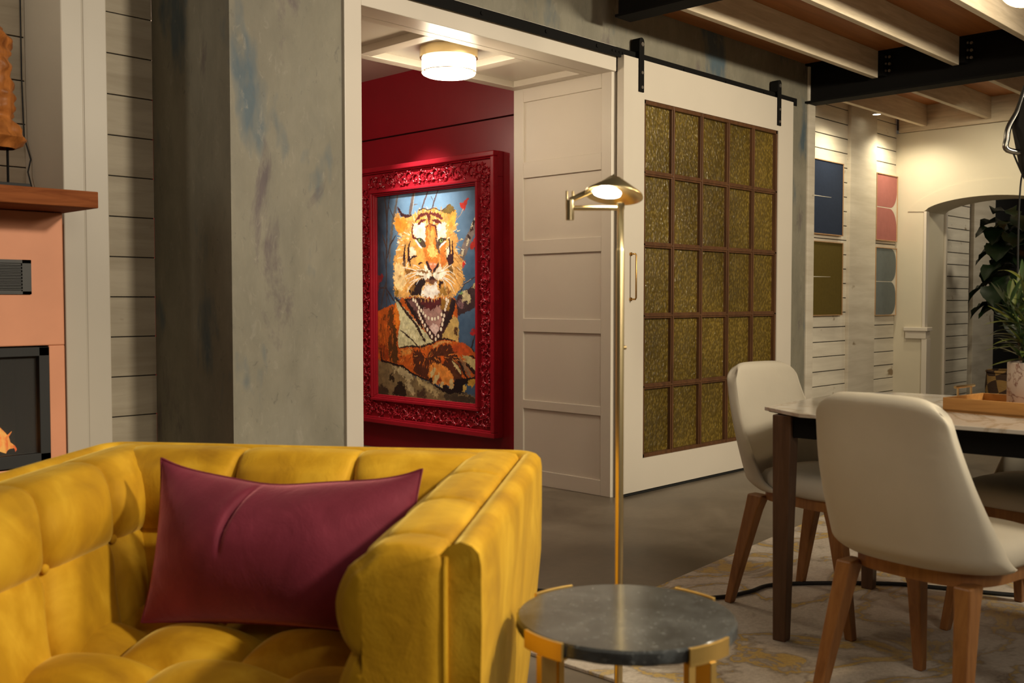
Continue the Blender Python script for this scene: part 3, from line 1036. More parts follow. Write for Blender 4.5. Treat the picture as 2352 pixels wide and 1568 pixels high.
('P',(78,38,18),8,[(376,1057),(439,1048),(506,1098),(562,1038),(665,1006),(761,997),(792,1060),(855,1179),(865,1228),(792,1235),(750,1176),(643,1130),(534,1155),(528,1243),(382,1194)]),
('P',(206,88,22),7,[(643,1072),(702,1092),(676,1130)]),
('P',(206,92,26),7,[(461,1047),(495,1061),(528,1101),(467,1073)]),
('P',(192,76,26),8,[(756,1011),(855,986),(906,1012),(947,1049),(876,1072),(782,1050)]),
('S',(192,168,112),24,5,[(766,1111),(808,1142),(839,1176)]),
('S',(140,104,70),35,7,[(839,1087),(881,1135),(932,1193)]),
('P',(192,172,112),6,[(855,1066),(927,1067),(1007,1096),(1008,1166),(962,1174),(881,1107)]),
('S',(40,24,16),22,6,[(798,1060),(855,1143),(896,1205)]),
('S',(40,24,16),22,6,[(896,1114),(947,1158),(993,1184)]),
('S',(40,24,16),9,3,[(922,1064),(1002,1082)]),
('S',(90,50,25),26,6,[(750,1183),(813,1202)]),
('P',(18,12,10),5,[(534,1243),(578,1263),(649,1281),(697,1257),(729,1274),(771,1275),(782,1228),(834,1215),(937,1204),(1008,1173),(1008,1207),(886,1248),(865,1306),(724,1324),(616,1294)]),
('P',(216,132,52),6,[(534,1155),(578,1128),(643,1130),(708,1149),(766,1193),(782,1235),(766,1286),(734,1266),(692,1265),(643,1267),(578,1263),(534,1243)]),
('P',(160,70,24),7,[(611,1225),(660,1208),(665,1241),(616,1257)]),
('P',(208,180,118),5,[(550,1191),(589,1150),(611,1163),(562,1224)]),
('P',(208,180,118),5,[(572,1256),(600,1207),(643,1187),(638,1220),(594,1266)]),
('P',(208,180,118),5,[(649,1285),(660,1245),(689,1243),(670,1287)]),
('P',(208,180,118),5,[(734,1288),(740,1223),(771,1218),(771,1282)]),
('P',(40,24,14),6,[(534,1228),(567,1223),(572,1256),(534,1250)]),
('F',[(225,120,40),(110,52,20),(200,95,30),(236,150,70)],90,534,1089,330,60,0,0.2,11),
('P',(122,102,66),6,[(-10,1129),(46,1135),(190,1153),(261,1162),(365,1214),(534,1250),(616,1290),(724,1324),(803,1309),(1008,1312),(1008,1374),(-10,1376)]),
('P',(182,162,116),11,[(148,1162),(284,1176),(388,1227),(330,1275),(284,1240),(190,1206)]),
('P',(182,162,116),10,[(284,1258),(376,1291),(393,1346),(353,1352),(319,1313)]),
('P',(176,154,104),10,[(399,1227),(534,1261),(643,1325),(616,1348),(506,1296),(422,1263)]),
('P',(34,28,16),10,[(237,1257),(284,1288),(307,1362),(154,1363),(190,1312)]),
('P',(44,36,20),10,[(118,1228),(178,1221),(178,1263),(130,1265)]),
('P',(60,48,30),11,[(-4,1299),(82,1306),(130,1368),(-4,1372)]),
('P',(70,52,34),11,[(411,1319),(489,1304),(523,1368),(422,1367)]),
('P',(62,52,36),12,[(670,1331),(803,1316),(1008,1319),(1008,1371),(697,1365)]),
('S',(28,20,14),14,3,[(33,1051),(39,1131),(190,1153),(267,1161),(376,1209),(534,1245)]),
('P',(200,150,52),7,[(906,1237),(937,1214),(998,1208),(988,1229),(947,1259),(911,1254)]),
('P',(206,168,82),6,[(860,1285),(870,1256),(901,1254),(886,1304),(858,1299)]),
('P',(150,80,26),9,[(972,1261),(1008,1190),(1008,1298),(977,1289)]),
('E',(96,62,54),(12,15),(381,712)),
('E',(240,220,188),(10,13),(381,712)),
('E',(96,62,54),(12,15),(403,720)),
('E',(240,220,188),(10,13),(403,720)),
('E',(96,62,54),(12,15),(420,744)),
('E',(240,220,188),(10,13),(420,744)),
('E',(96,62,54),(12,15),(439,764)),
('E',(240,220,188),(10,13),(439,764)),
('E',(96,62,54),(12,15),(461,783)),
('E',(240,220,188),(10,13),(461,783)),
('E',(96,62,54),(12,15),(481,800)),
('E',(240,220,188),(10,13),(481,800)),
('E',(96,62,54),(12,15),(504,819)),
('E',(240,220,188),(10,13),(504,819)),
('E',(96,62,54),(12,15),(535,832)),
('E',(240,220,188),(10,13),(535,832)),
('E',(96,62,54),(12,15),(570,837)),
('E',(240,220,188),(10,13),(570,837)),
('E',(96,62,54),(12,15),(599,837)),
('E',(240,220,188),(10,13),(599,837)),
('E',(96,62,54),(12,15),(629,828)),
('E',(240,220,188),(10,13),(629,828)),
('E',(96,62,54),(12,15),(662,807)),
('E',(240,220,188),(10,13),(662,807)),
('E',(96,62,54),(12,15),(697,775)),
('E',(240,220,188),(10,13),(697,775)),
('E',(96,62,54),(12,15),(706,753)),
('E',(240,220,188),(10,13),(706,753)),
('E',(96,62,54),(12,15),(714,735)),
('E',(240,220,188),(10,13),(714,735)),
('E',(96,62,54),(12,15),(726,719)),
('E',(240,220,188),(10,13),(726,719)),
('E',(96,62,54),(12,15),(708,709)),
('E',(240,220,188),(10,13),(708,709)),
('E',(96,62,54),(12,15),(433,792)),
('E',(240,220,188),(10,13),(433,792)),
('E',(96,62,54),(12,15),(444,813)),
('E',(240,220,188),(10,13),(444,813)),
('E',(96,62,54),(12,15),(457,835)),
('E',(240,220,188),(10,13),(457,835)),
('E',(96,62,54),(12,15),(474,857)),
('E',(240,220,188),(10,13),(474,857)),
('E',(96,62,54),(12,15),(498,879)),
('E',(240,220,188),(10,13),(498,879)),
('E',(96,62,54),(12,15),(670,867)),
('E',(240,220,188),(10,13),(670,867)),
('E',(96,62,54),(12,15),(678,841)),
('E',(240,220,188),(10,13),(678,841)),
('E',(96,62,54),(12,15),(688,814)),
('E',(240,220,188),(10,13),(688,814)),
('E',(96,62,54),(12,15),(498,881)),
('E',(240,220,188),(10,13),(498,881)),
('E',(96,62,54),(12,15),(522,908)),
('E',(240,220,188),(10,13),(522,908)),
('E',(96,62,54),(12,15),(548,930)),
('E',(240,220,188),(10,13),(548,930)),
('E',(96,62,54),(12,15),(567,953)),
('E',(240,220,188),(10,13),(567,953)),
('E',(96,62,54),(12,15),(605,969)),
('E',(240,220,188),(10,13),(605,969)),
('E',(96,62,54),(12,15),(630,948)),
('E',(240,220,188),(10,13),(630,948)),
('E',(96,62,54),(12,15),(657,903)),
('E',(240,220,188),(10,13),(657,903)),
('E',(96,62,54),(12,15),(669,872)),
('E',(240,220,188),(10,13),(669,872)),
]

# ------------------------------------------------------------------ ceiling lamp of the recess
t = thing('ceiling_lamp', 'lit round flush ceiling lamp with brass band in the white recess', 'lamp', (3.520, 3.862, ZR + 0.035))
build('brass_band', MB().lathe([(0.001, 0), (0.148, 0), (0.148, -0.050), (0.139, -0.052), (0.139, -0.02)], n=48), 'brass', t, smooth=True)
build('lamp_shade', MB().lathe([(0.138, -0.030), (0.138, -0.120), (0.134, -0.130), (0.120, -0.137), (0.001, -0.141)], n=48), 'lamp_glass', t, smooth=True)
ringm = MB().lathe([(0.1385, -0.120), (0.1405, -0.120), (0.1405, -0.124), (0.1385, -0.124)], n=48)
for k in range(3):
    a = math.radians(-70 + 120 * k)
    ringm.cyl((0.141 * math.cos(a), 0.141 * math.sin(a), -0.05), (0.141 * math.cos(a), 0.141 * math.sin(a), -0.124), 0.002, n=8)
    ringm.ball((0.142 * math.cos(a), 0.142 * math.sin(a), -0.126), 0.005, 6)
build('retaining_ring', ringm, 'brass', t, smooth=True)
point('recess_lamp_light', (3.520, 3.862, ZR - 0.16), 15, (1.0, 0.82, 0.56), 0.10)

# ------------------------------------------------------------------ framed tiger picture
PAINT_W, PAINT_H = 1.058, 1.450
pic = thing('framed_painting', 'painting of a tiger wearing pearls in a huge ornate crimson frame', 'painting', (RX, 5.371, 1.124))
# local: x towards the wall (+), y along the wall, z up


def frame_ring(m, i0, i1, x0, x1):
    """rectangular ring between insets; i0 inner offset outwards from the canvas edge, i1 outer"""
    hw, hh = PAINT_W / 2, PAINT_H / 2
    for a, b, c, d in ((-hw - i1, hw + i1, hh + i0, hh + i1), (-hw - i1, hw + i1, -hh - i1, -hh - i0)):
        m.box((x0, a, c), (x1, b, d))
    for a, b in ((-hw - i1, -hw - i0), (hw + i0, hw + i1)):
        m.box((x0, a, -hh - i0), (x1, b, hh + i0))


m = MB()
frame_ring(m, 0.04, 0.205, -0.050, -0.002)
build('frame_base', m, 'redframe', pic, bevel=0.003)
m = MB()
frame_ring(m, 0.170, 0.205, -0.088, -0.045)
frame_ring(m, 0.160, 0.172, -0.072, -0.045)
build('outer_moulding', m, 'redframe', pic, bevel=0.007)
m = MB()
frame_ring(m, 0.018, 0.040, -0.078, -0.02)
frame_ring(m, 0.006, 0.020, -0.062, -0.02)
frame_ring(m, -0.004, 0.008, -0.050, -0.02)
build('inner_moulding', m, 'redframe', pic, bevel=0.005)
# carved scrolls of leaves along the wide band
rnd = random.Random(3)
cv = MB()


def scroll(cy, cz, ang, flip, s):
    pts, rs = [], []
    for k in range(15):
        q = k / 14
        r = s * (0.085 - 0.068 * q)
        a = ang + flip * q * 7.6
        pts.append((-0.052 - 0.007 * math.sin(q * 3.1), cy + r * math.cos(a), cz + r * math.sin(a)))
        rs.append((0.0035 + 0.0075 * math.sin(min(1, q * 1.25) * 3.0)) * s)
    cv.tube(pts, rs, 6)
    for k in range(9):
        q = 0.04 + 0.105 * k
        r = s * (0.085 - 0.068 * q)
        a = ang + flip * q * 7.6
        b = a + flip * 0.9
        p = Vector((-0.052, cy + r * math.cos(a), cz + r * math.sin(a)))
        L = s * 0.036 * (1 - 0.4 * q)
        e = p + Vector((-0.010, L * math.cos(b), L * math.sin(b)))
        cv.tube([p, (p + e) / 2 + Vector((-0.009, 0, 0)), e], [0.007 * s, 0.0085 * s, 0.001], 5)


hw, hh = PAINT_W / 2 + 0.10, PAINT_H / 2 + 0.10
n1, n2 = 18, 24
for k in range(n1):
    y = -hw + 2 * hw * (k + 0.0) / n1
    for z in (hh, -hh):
        scroll(y, z + (0.012 if k % 2 else -0.012), rnd.uniform(0, 6.2), 1 if k % 2 else -1, 0.56)
        cv.ball((-0.056, y + hw / n1, z + (-0.03 if k % 2 else 0.03)), 0.012, 5, (0.8, 1.3, 1))
for k in range(n2):
    z = -hh + 2 * hh * (k + 0.0) / n2
    for y in (hw, -hw):
        scroll(y + (0.012 if k % 2 else -0.012), z, rnd.uniform(0, 6.2), 1 if k % 2 else -1, 0.56)
        cv.ball((-0.056, y + (-0.03 if k % 2 else 0.03), z + hh / n2), 0.012, 5, (0.8, 1, 1.3))
for k in range(150):
    if k % 2:
        y, z = rnd.uniform(-hw, hw), rnd.choice((hh, -hh)) + rnd.uniform(-.055, .055)
    else:
        y, z = rnd.choice((hw, -hw)) + rnd.uniform(-.055, .055), rnd.uniform(-hh, hh)
    b = rnd.uniform(0, 6.28)
    p = Vector((-0.051, y, z))
    e = p + Vector((-0.006, 0.03 * math.cos(b), 0.03 * math.sin(b)))
    cv.tube([p, (p + e) / 2 + Vector((-0.006, 0, 0)), e], [0.004, 0.0065, 0.001], 5)
build('carved_scrollwork', cv, 'redframe', pic, smooth=True, angle=60)


def paint_canvas():
    W, H = 440, 604
    SS = 2
    WW, HH = W * SS, H * SS
    uu, vv = np.meshgrid(np.linspace(0, 1000, WW), np.linspace(0, 1370, HH))
    rng = np.random.RandomState(5)

    def smooth(cell, seed):
        r = np.random.RandomState(seed)
        g = r.uniform(-1, 1, (int(1370 / cell) + 3, int(1000 / cell) + 3))
        x, y = uu / cell, vv / cell
        xi, yi = x.astype(int), y.astype(int)
        fx, fy = x - xi, y - yi
        fx, fy = fx * fx * (3 - 2 * fx), fy * fy * (3 - 2 * fy)
        return (g[yi, xi] * (1 - fx) * (1 - fy) + g[yi, xi + 1] * fx * (1 - fy) + g[yi + 1, xi] * (1 - fx) * fy + g[yi + 1, xi + 1] * fx * fy)

    n1x, n1y = smooth(13, 1), smooth(15, 2)
    n2x, n2y = smooth(5, 3), smooth(6, 4)
    big = smooth(130, 6) + 0.5 * smooth(50, 7)
    mid, fine = smooth(28, 8), smooth(7, 9)
    u, v = uu / 1000, vv / 1370
    glow = np.exp(-(((u - 0.5) / 0.42) ** 2 + ((v - 0.12) / 0.45) ** 2))
    img = np.array([56, 80, 102.])[None, None] + glow[..., None] * np.array([70, 84, 92.])[None, None]
    img = img * (1 - 0.55 * np.clip(1 - u / 0.24, 0, 1)[..., None]) + (big * 11 + mid * 5)[..., None]
    shade = 1 + 0.11 * mid + 0.07 * n1x + 0.05 * fine

    strokes = []
    for e in PAINT:
        if e[0] != 'F':
            strokes.append(e)
            continue
        _, pal, cnt, cx, cy, rx, ry, inner, down, seed = e
        fr_ = random.Random(seed)
        for _k in range(cnt):
            a, q = fr_.uniform(0, 6.2832), math.sqrt(fr_.uniform(inner * inner, 1))
            x0, y0 = cx + rx * q * math.cos(a), cy + ry * q * math.sin(a)
            dx, dy = math.cos(a) * (1 - down) + fr_.uniform(-.25, .25), math.sin(a) * (1 - down) + down
            L_ = fr_.uniform(14, 42)
            nn = math.hypot(dx, dy) or 1
            x1, y1 = x0 + dx / nn * L_, y0 + dy / nn * L_
            strokes.append(('S', fr_.choice(pal), fr_.uniform(4, 8), 2, [(x0, y0), ((x0 + x1) / 2 + fr_.uniform(-3, 3), (y0 + y1) / 2), (x1, y1)]))
    for idx, e in enumerate(strokes):
        kind, col = e[0], np.array(e[1], float)
        pts = [e[3]] if kind == 'E' else e[-1]
        pad_ = max(e[2]) + 4 if kind == 'E' else (e[2] * 2.6 + 6 if kind == 'P' else e[2] + e[3] * 2 + 8)
        xs, ys = [p[0] for p in pts], [p[1] for p in pts]
        i0 = max(0, int((min(xs) - pad_) / 1000 * WW))
        i1 = min(WW, int((max(xs) + pad_) / 1000 * WW) + 2)
        j0 = max(0, int((min(ys) - pad_) / 1370 * HH))
        j1 = min(HH, int((max(ys) + pad_) / 1370 * HH) + 2)
        if i0 >= i1 or j0 >= j1:
            continue
        S = np.s_[j0:j1, i0:i1]
        U, V = uu[S], vv[S]
        if kind == 'E':
            rx, ry = e[2]
            mask = ((U - pts[0][0]) / rx) ** 2 + ((V - pts[0][1]) / ry) ** 2 < 1
        elif kind == 'P':
            jit = e[2]
            x = U + n1x[S] * jit * 1.1 + n2x[S] * jit * 1.0
            y = V + n1y[S] * jit * 1.3 + n2y[S] * jit * 1.1
            mask = np.zeros(U.shape, bool)
            n = len(pts)
            for i in range(n):
                (x0, y0), (x1, y1) = pts[i], pts[(i + 1) % n]
                if y0 != y1:
                    mask ^= ((y0 > y) != (y1 > y)) & (x < (x1 - x0) * (y - y0) / (y1 - y0) + x0)
        else:
            w, jit = e[2], e[3]
            x = U + n1x[S] * jit + n2x[S] * jit * 0.9
            y = V + n1y[S] * jit + n2y[S] * jit * 0.9
            dmin = np.full(U.shape, 1e9)
            tot = len(pts) - 1
            for i in range(tot):
                (x0, y0), (x1, y1) = pts[i], pts[i + 1]
                dx, dy = x1 - x0, y1 - y0
                tt = np.clip(((x - x0) * dx + (y - y0) * dy) / max(1e-6, dx * dx + dy * dy), 0, 1)
                g = (i + tt) / tot
                taper = 1 - 0.45 * np.abs(2 * g - 1) ** 2 if w > 8 else 1 - 0.5 * g
                dmin = np.minimum(dmin, np.hypot(x - x0 - tt * dx, y - y0 - tt * dy) / taper)
            mask = dmin < max(w / 2, 2.4)
        c = col[None, None] * shade[S][..., None]
        img[S][mask] = c[mask]
    img = img.reshape(H, SS, W, SS, 3).mean((1, 3))
    img = np.clip(img + rng.uniform(-5, 5, (H, W, 1)), 0, 255) / 255
    lin = np.where(img <= 0.04045, img / 12.92, ((img + 0.055) / 1.055) ** 2.4) * 0.85
    mb = MB()
    # image u runs from the +Y side to the -Y side as seen from the room
    mb.v = [(-0.035, PAINT_W / 2 - PAINT_W * i / (W - 1), PAINT_H / 2 - PAINT_H * j / (H - 1)) for j in range(H) for i in range(W)]
    mb.f = [(j * W + i, (j + 1) * W + i, (j + 1) * W + i + 1, j * W + i + 1) for j in range(H - 1) for i in range(W - 1)]
    ca = np.concatenate([lin.reshape(-1, 3), np.ones((W * H, 1))], 1).astype(np.float32)
    n0 = len(mb.v)
    mb.box((-0.034, -PAINT_W / 2, -PAINT_H / 2), (-0.012, PAINT_W / 2, PAINT_H / 2))
    o = build('canvas', mb, 'canvas', pic)
    at = o.data.color_attributes.new('paint', 'FLOAT_COLOR', 'POINT')
    full = np.concatenate([ca, np.tile(np.array([[0.4, 0.35, 0.28, 1]], np.float32), (len(mb.v) - n0, 1))])
    at.data.foreach_set('color', full.ravel())


paint_canvas()

# ------------------------------------------------------------------ fireplace, mantel shelf, carving
fp = thing('fireplace', 'copper-coloured gas fireplace with black vent and burning flames', 'fireplace', (1.0, 3.72, 0))
m = MB()
FY = 3.70
m.box((0.30, FY, 0.93), (1.500, 4.10, 1.404)).box((1.442, FY, 0), (1.500, 4.10, 0.93)).box((0.30, FY, 0), (1.442, 4.10, 0.50))
build('surround', m, 'copper', fp, world=True, bevel=0.004)
m = MB()
FX0, FX1, FZ0, FZ1 = 0.60, 1.440, 0.505, 0.926
m.box((FX0, FY - 0.012, FZ1 - 0.032), (FX1, FY + 0.03, FZ1)).box((FX0, FY - 0.012, FZ0), (FX1, FY + 0.03, FZ0 + 0.045))
m.box((FX1 - 0.036, FY - 0.012, FZ0), (FX1, FY + 0.03, FZ1)).box((FX0, FY - 0.012, FZ0), (FX0 + 0.036, FY + 0.03, FZ1))
build('firebox_frame', m, 'blackmatte', fp, world=True, bevel=0.002)
m = MB()
m.box((FX0, FY + 0.30, FZ0), (FX1, FY + 0.31, FZ1)).box((FX0, FY + 0.03, FZ0), (FX1, FY + 0.30, FZ0 + 0.02)).box((FX0, FY + 0.03, FZ1 - 0.01), (FX1, FY + 0.30, FZ1))
m.box((FX1 - 0.01, FY + 0.03, FZ0), (FX1, FY + 0.30, FZ1)).box((FX0, FY + 0.03, FZ0), (FX0 + 0.01, FY + 0.30, FZ1))
build('firebox', m, 'blackmatte', fp, world=True)
build('fire_glass', MB().box((FX0 + 0.03, FY + 0.012, FZ0 + 0.04), (FX1 - 0.03, FY + 0.016, FZ1 - 0.03)), 'fireglass', fp, world=True)
rnd = random.Random(11)
for k, (x, hgt, r) in enumerate([(1.315, 0.13, 0.028), (1.275, 0.19, 0.032), (1.345, 0.075, 0.02), (1.20, 0.15, 0.03), (1.10, 0.2, 0.034), (1.0, 0.13, 0.03)]):
    fl = MB()
    pts, rs = [], []
    for i in range(9):
        q = i / 8
        pts.append((x + 0.014 * math.sin(q * 5 + k), FY + 0.13 + 0.01 * math.sin(3 * q + k), 0.545 + hgt * q))
        rs.append(max(0.001, r * (1 - q) ** 0.8 * (0.7 + 0.5 * math.sin(math.pi * min(1, q + .25)))))
    fl.tube(pts, rs, 10)
    build('flame', fl, 'flame', fp, world=True, smooth=True)
lg = MB()
lg.tube([(0.8, FY + 0.13, 0.54), (1.1, FY + 0.14, 0.545), (1.36, FY + 0.12, 0.54)], [0.03, 0.026, 0.02], 8)
build('log', lg, 'blackmatte', fp, world=True, smooth=True)
point('fire_glow', (1.2, FY + 0.10, 0.66), 1.0, (1.0, 0.42, 0.10), 0.05)
v = MB()
v.box((1.02, FY - 0.008, 1.112), (1.385, FY + 0.001, 1.122)).box((1.02, FY - 0.008, 1.22), (1.385, FY + 0.001, 1.232))
v.box((1.355, FY - 0.008, 1.112), (1.385, FY + 0.001, 1.232)).box((1.02, FY - 0.008, 1.112), (1.04, FY + 0.001, 1.232)).box((1.03, FY - 0.002, 1.115), (1.36, FY + 0.001, 1.23))
vf = build('vent', v, 'ventblack', fp, world=True)
sl = MB()
for k in range(8):
    z = 1.127 + k * 0.0115
    sl.hexa([(1.04, FY - 0.008, z), (1.355, FY - 0.008, z), (1.355, FY, z + 0.004), (1.04, FY, z + 0.004)],
            [(1.04, FY - 0.008, z + 0.003), (1.355, FY - 0.008, z + 0.003), (1.355, FY, z + 0.007), (1.04, FY, z + 0.007)])
build('louvres', sl, 'ventblack', vf, world=True)
ms = build('mantel_shelf', MB().box((0.25, 3.452, 1.406), (1.522, 3.755, 1.462)), 'mantel', None, bevel=0.003)
tag(ms, 'thick reddish brown wooden mantel shelf above the copper fireplace', 'shelf')

sc = thing('wood_carving', 'rough orange-brown wood carving on a black stand atop the mantel shelf', 'sculpture', (1.22, 3.62, 1.462))
prof = [(1.60, 0.085), (1.635, 0.118), (1.66, 0.112), (1.70, 0.085), (1.74, 0.090), (1.78, 0.092), (1.81, 0.094), (1.85, 0.088), (1.89, 0.080), (1.93, 0.088), (1.97, 0.080), (2.00, 0.055), (2.03, 0.018)]
cvg = MB()


def carve(i, j):
    q = j * (len(prof) - 1)
    k = min(int(q), len(prof) - 2)
    f = q - k
    z = prof[k][0] * (1 - f) + prof[k + 1][0] * f
    r = prof[k][1] * (1 - f) + prof[k + 1][1] * f
    a = i * 2 * math.pi
    p = Vector((math.cos(a) * r, math.sin(a) * r * 0.7, z - 1.462))
    nn = noise.noise(p * 16 + Vector((3, 1, 2))) * 0.024 + noise.noise(p * 42) * 0.010 + 0.004 * math.sin(p.z * 130 + a * 2)
    return tuple(p + Vector((math.cos(a), math.sin(a), 0)) * nn)


cvg.grid(carve, 48, 60, close_u=True)
build('carved_wood', cvg, 'carving', sc, smooth=True, angle=50)
build('stand_rod', MB().cyl((0.068, 0, 0.02), (0.068, 0, 0.17), 0.004), 'black', sc)
build('stand_base', MB().box((-0.09, -0.05, 0), (0.122, 0.05, 0.022)), 'blackmatte', sc, bevel=0.001)
cd = MB().tube([(1.512, 4.09, 2.3), (1.512, 4.09, 1.95), (1.515, 4.085, 1.72), (1.525, 4.05, 1.63), (1.510, 4.04, 1.58), (1.512, 4.0, 1.50), (1.515, 3.95, 1.46), (1.512, 3.93, 1.406), (1.515, 3.93, 1.3)], 0.003, 8)
tag(build('power_cord', cd, 'blackmatte', None, smooth=True), 'thin black cord hanging behind the mantel shelf beside the white pilaster', 'cord')


# ------------------------------------------------------------------ sofa
ST = 2.195
so = thing('armchair', 'wide tufted mustard yellow velvet armchair with square padded arms', 'armchair', (1.823, 1.654, 0), ST)
SW, SD, SZ = 1.147, 0.923, 0.727


def lobe(f, p=2.8):
    return max(0.0, 1 - abs(2 * f - 1) ** p)


# outer shell: U path swept with a slim tapering section
def shell_path():
    r = 0.075
    pts = []
    pts.append((0.0, SD, -1, 0))
    for k in range(9):
        v = SD - (SD - r) * (k + 1) / 9
        pts.append((0.0, v, -1, 0))
    for k in range(1, 9):
        a = math.pi + math.pi / 2 * k / 8
        pts.append((r + r * math.cos(a), r + r * math.sin(a), math.cos(a), math.sin(a)))
    for k in range(1, 12):
        pts.append((r + (SW - 2 * r) * k / 12, 0.0, 0, -1))
    for k in range(0, 9):
        a = -math.pi / 2 + math.pi / 2 * k / 8
        pts.append((SW - r + r * math.cos(a), r + r * math.sin(a), math.cos(a), math.sin(a)))
    for k in range(9):
        v = r + (SD - r) * (k + 1) / 9
        pts.append((SW, v, 1, 0))
    return pts


TH = 0.056
sec = [(-0.045, 0.10), (-0.030, 0.22), (-0.014, 0.36), (-0.004, 0.50), (0.0, 0.60), (0.0, SZ - 0.030), (-0.004, SZ - 0.012), (-0.014, SZ - 0.002), (-TH / 2, SZ + 0.003),
       (-TH + 0.012, SZ - 0.004), (-TH, SZ - 0.018), (-TH, 0.50), (-TH, 0.30), (-TH - 0.01, 0.10)]
sp_ = shell_path()
m = MB()
for (u, v, nx, ny) in sp_:
    for (o_, z) in sec:
        w = 0.0025 * math.sin(z * 26 + u * 9 + v * 7) * (1 if o_ > -0.02 else 0)
        m.v.append((u + nx * (o_ + w), v + ny * (o_ + w), z - 0.020 * max(0, v - 0.1) / SD * max(0, (z - 0.3) / (SZ - 0.3))))
ns = len(sec)
for i in range(len(sp_) - 1):
    for k in range(ns):
        k2 = (k + 1) % ns
        m.f.append((i * ns + k, i * ns + k2, (i + 1) * ns + k2, (i + 1) * ns + k))
m.f.append(tuple(range(ns)))
m.f.append(tuple((len(sp_) - 1) * ns + k for k in range(ns))[::-1])
build('outer_shell', m, 'sofa', so, smooth=True, angle=50, bevel=0.006)

AW = 0.150
PROF = [(0.0, SZ - 0.026), (0.012, SZ - 0.004), (0.04, SZ + 0.002), (0.075, SZ + 0.002), (0.105, SZ - 0.006), (0.125, SZ - 0.022), (0.138, SZ - 0.052),
        (0.144, 0.63), (0.146, 0.575), (0.146, 0.545), (0.150, 0.50), (0.154, 0.44), (0.158, 0.38), (0.160, 0.33), (0.158, 0.24), (0.154, 0.13)]
TUFT = 0.548


def prof_at(q):
    # arc length parameter
    L = [0]
    for a, b in zip(PROF[:-1], PROF[1:]):
        L.append(L[-1] + math.hypot(b[0] - a[0], b[1] - a[1]))
    d = q * L[-1]
    for k in range(len(PROF) - 1):
        if d <= L[k + 1] or k == len(PROF) - 2:
            f = (d - L[k]) / max(1e-6, L[k + 1] - L[k])
            a, b = PROF[k], PROF[k + 1]
            tx, tz = b[0] - a[0], b[1] - a[1]
            n = math.hypot(tx, tz)
            return a[0] + tx * f, a[1] + tz * f, -tz / n, tx / n, d
    return None


def pad_point(tpos, q, length, nch, amp, cap_in=0.0):
    s, z, ns_, nz_, d = prof_at(q)
    if z > TUFT:
        bow = math.sin(math.pi * min(1.0, (z - TUFT) / (SZ - 0.02 - TUFT))) if s > 0.11 else 0.0
    else:
        bow = math.sin(math.pi * min(1.0, (TUFT - z) / 0.25))
    f = (tpos - 0.026 * bow * (1 if cap_in else 0)) / length * nch
    f = max(0.0, min(nch - 1e-6, f)) % 1.0
    lt = lobe(f, 6.5)
    if z > TUFT:
        top = min(1.0, s / 0.10)
        lq = 0.06 + 0.20 * top * top
        if s > 0.125:
            lq = 0.20 + 0.80 * lobe(min(1.0, (z - TUFT) / (SZ - 0.02 - TUFT)), 2.0)
    else:
        lq = 0.15 + 0.85 * lobe(min(1.0, (TUFT - z) / 0.36), 2.2)
    h = amp * lt * lq
    dseam = min(f, 1 - f) * length / nch
    if 0.3 < tpos / length * nch < nch - 0.2:
        h -= (0.010 if s > 0.11 else 0.004) * math.exp(-(dseam / 0.0065) ** 2)
    dt_ = math.hypot(dseam, z - TUFT)
    if s > 0.11:
        h -= 0.014 * math.exp(-(dt_ / 0.020) ** 2)
        h -= 0.004 * math.exp(-((z - TUFT) / 0.006) ** 2)
    return s, z, ns_, nz_, h


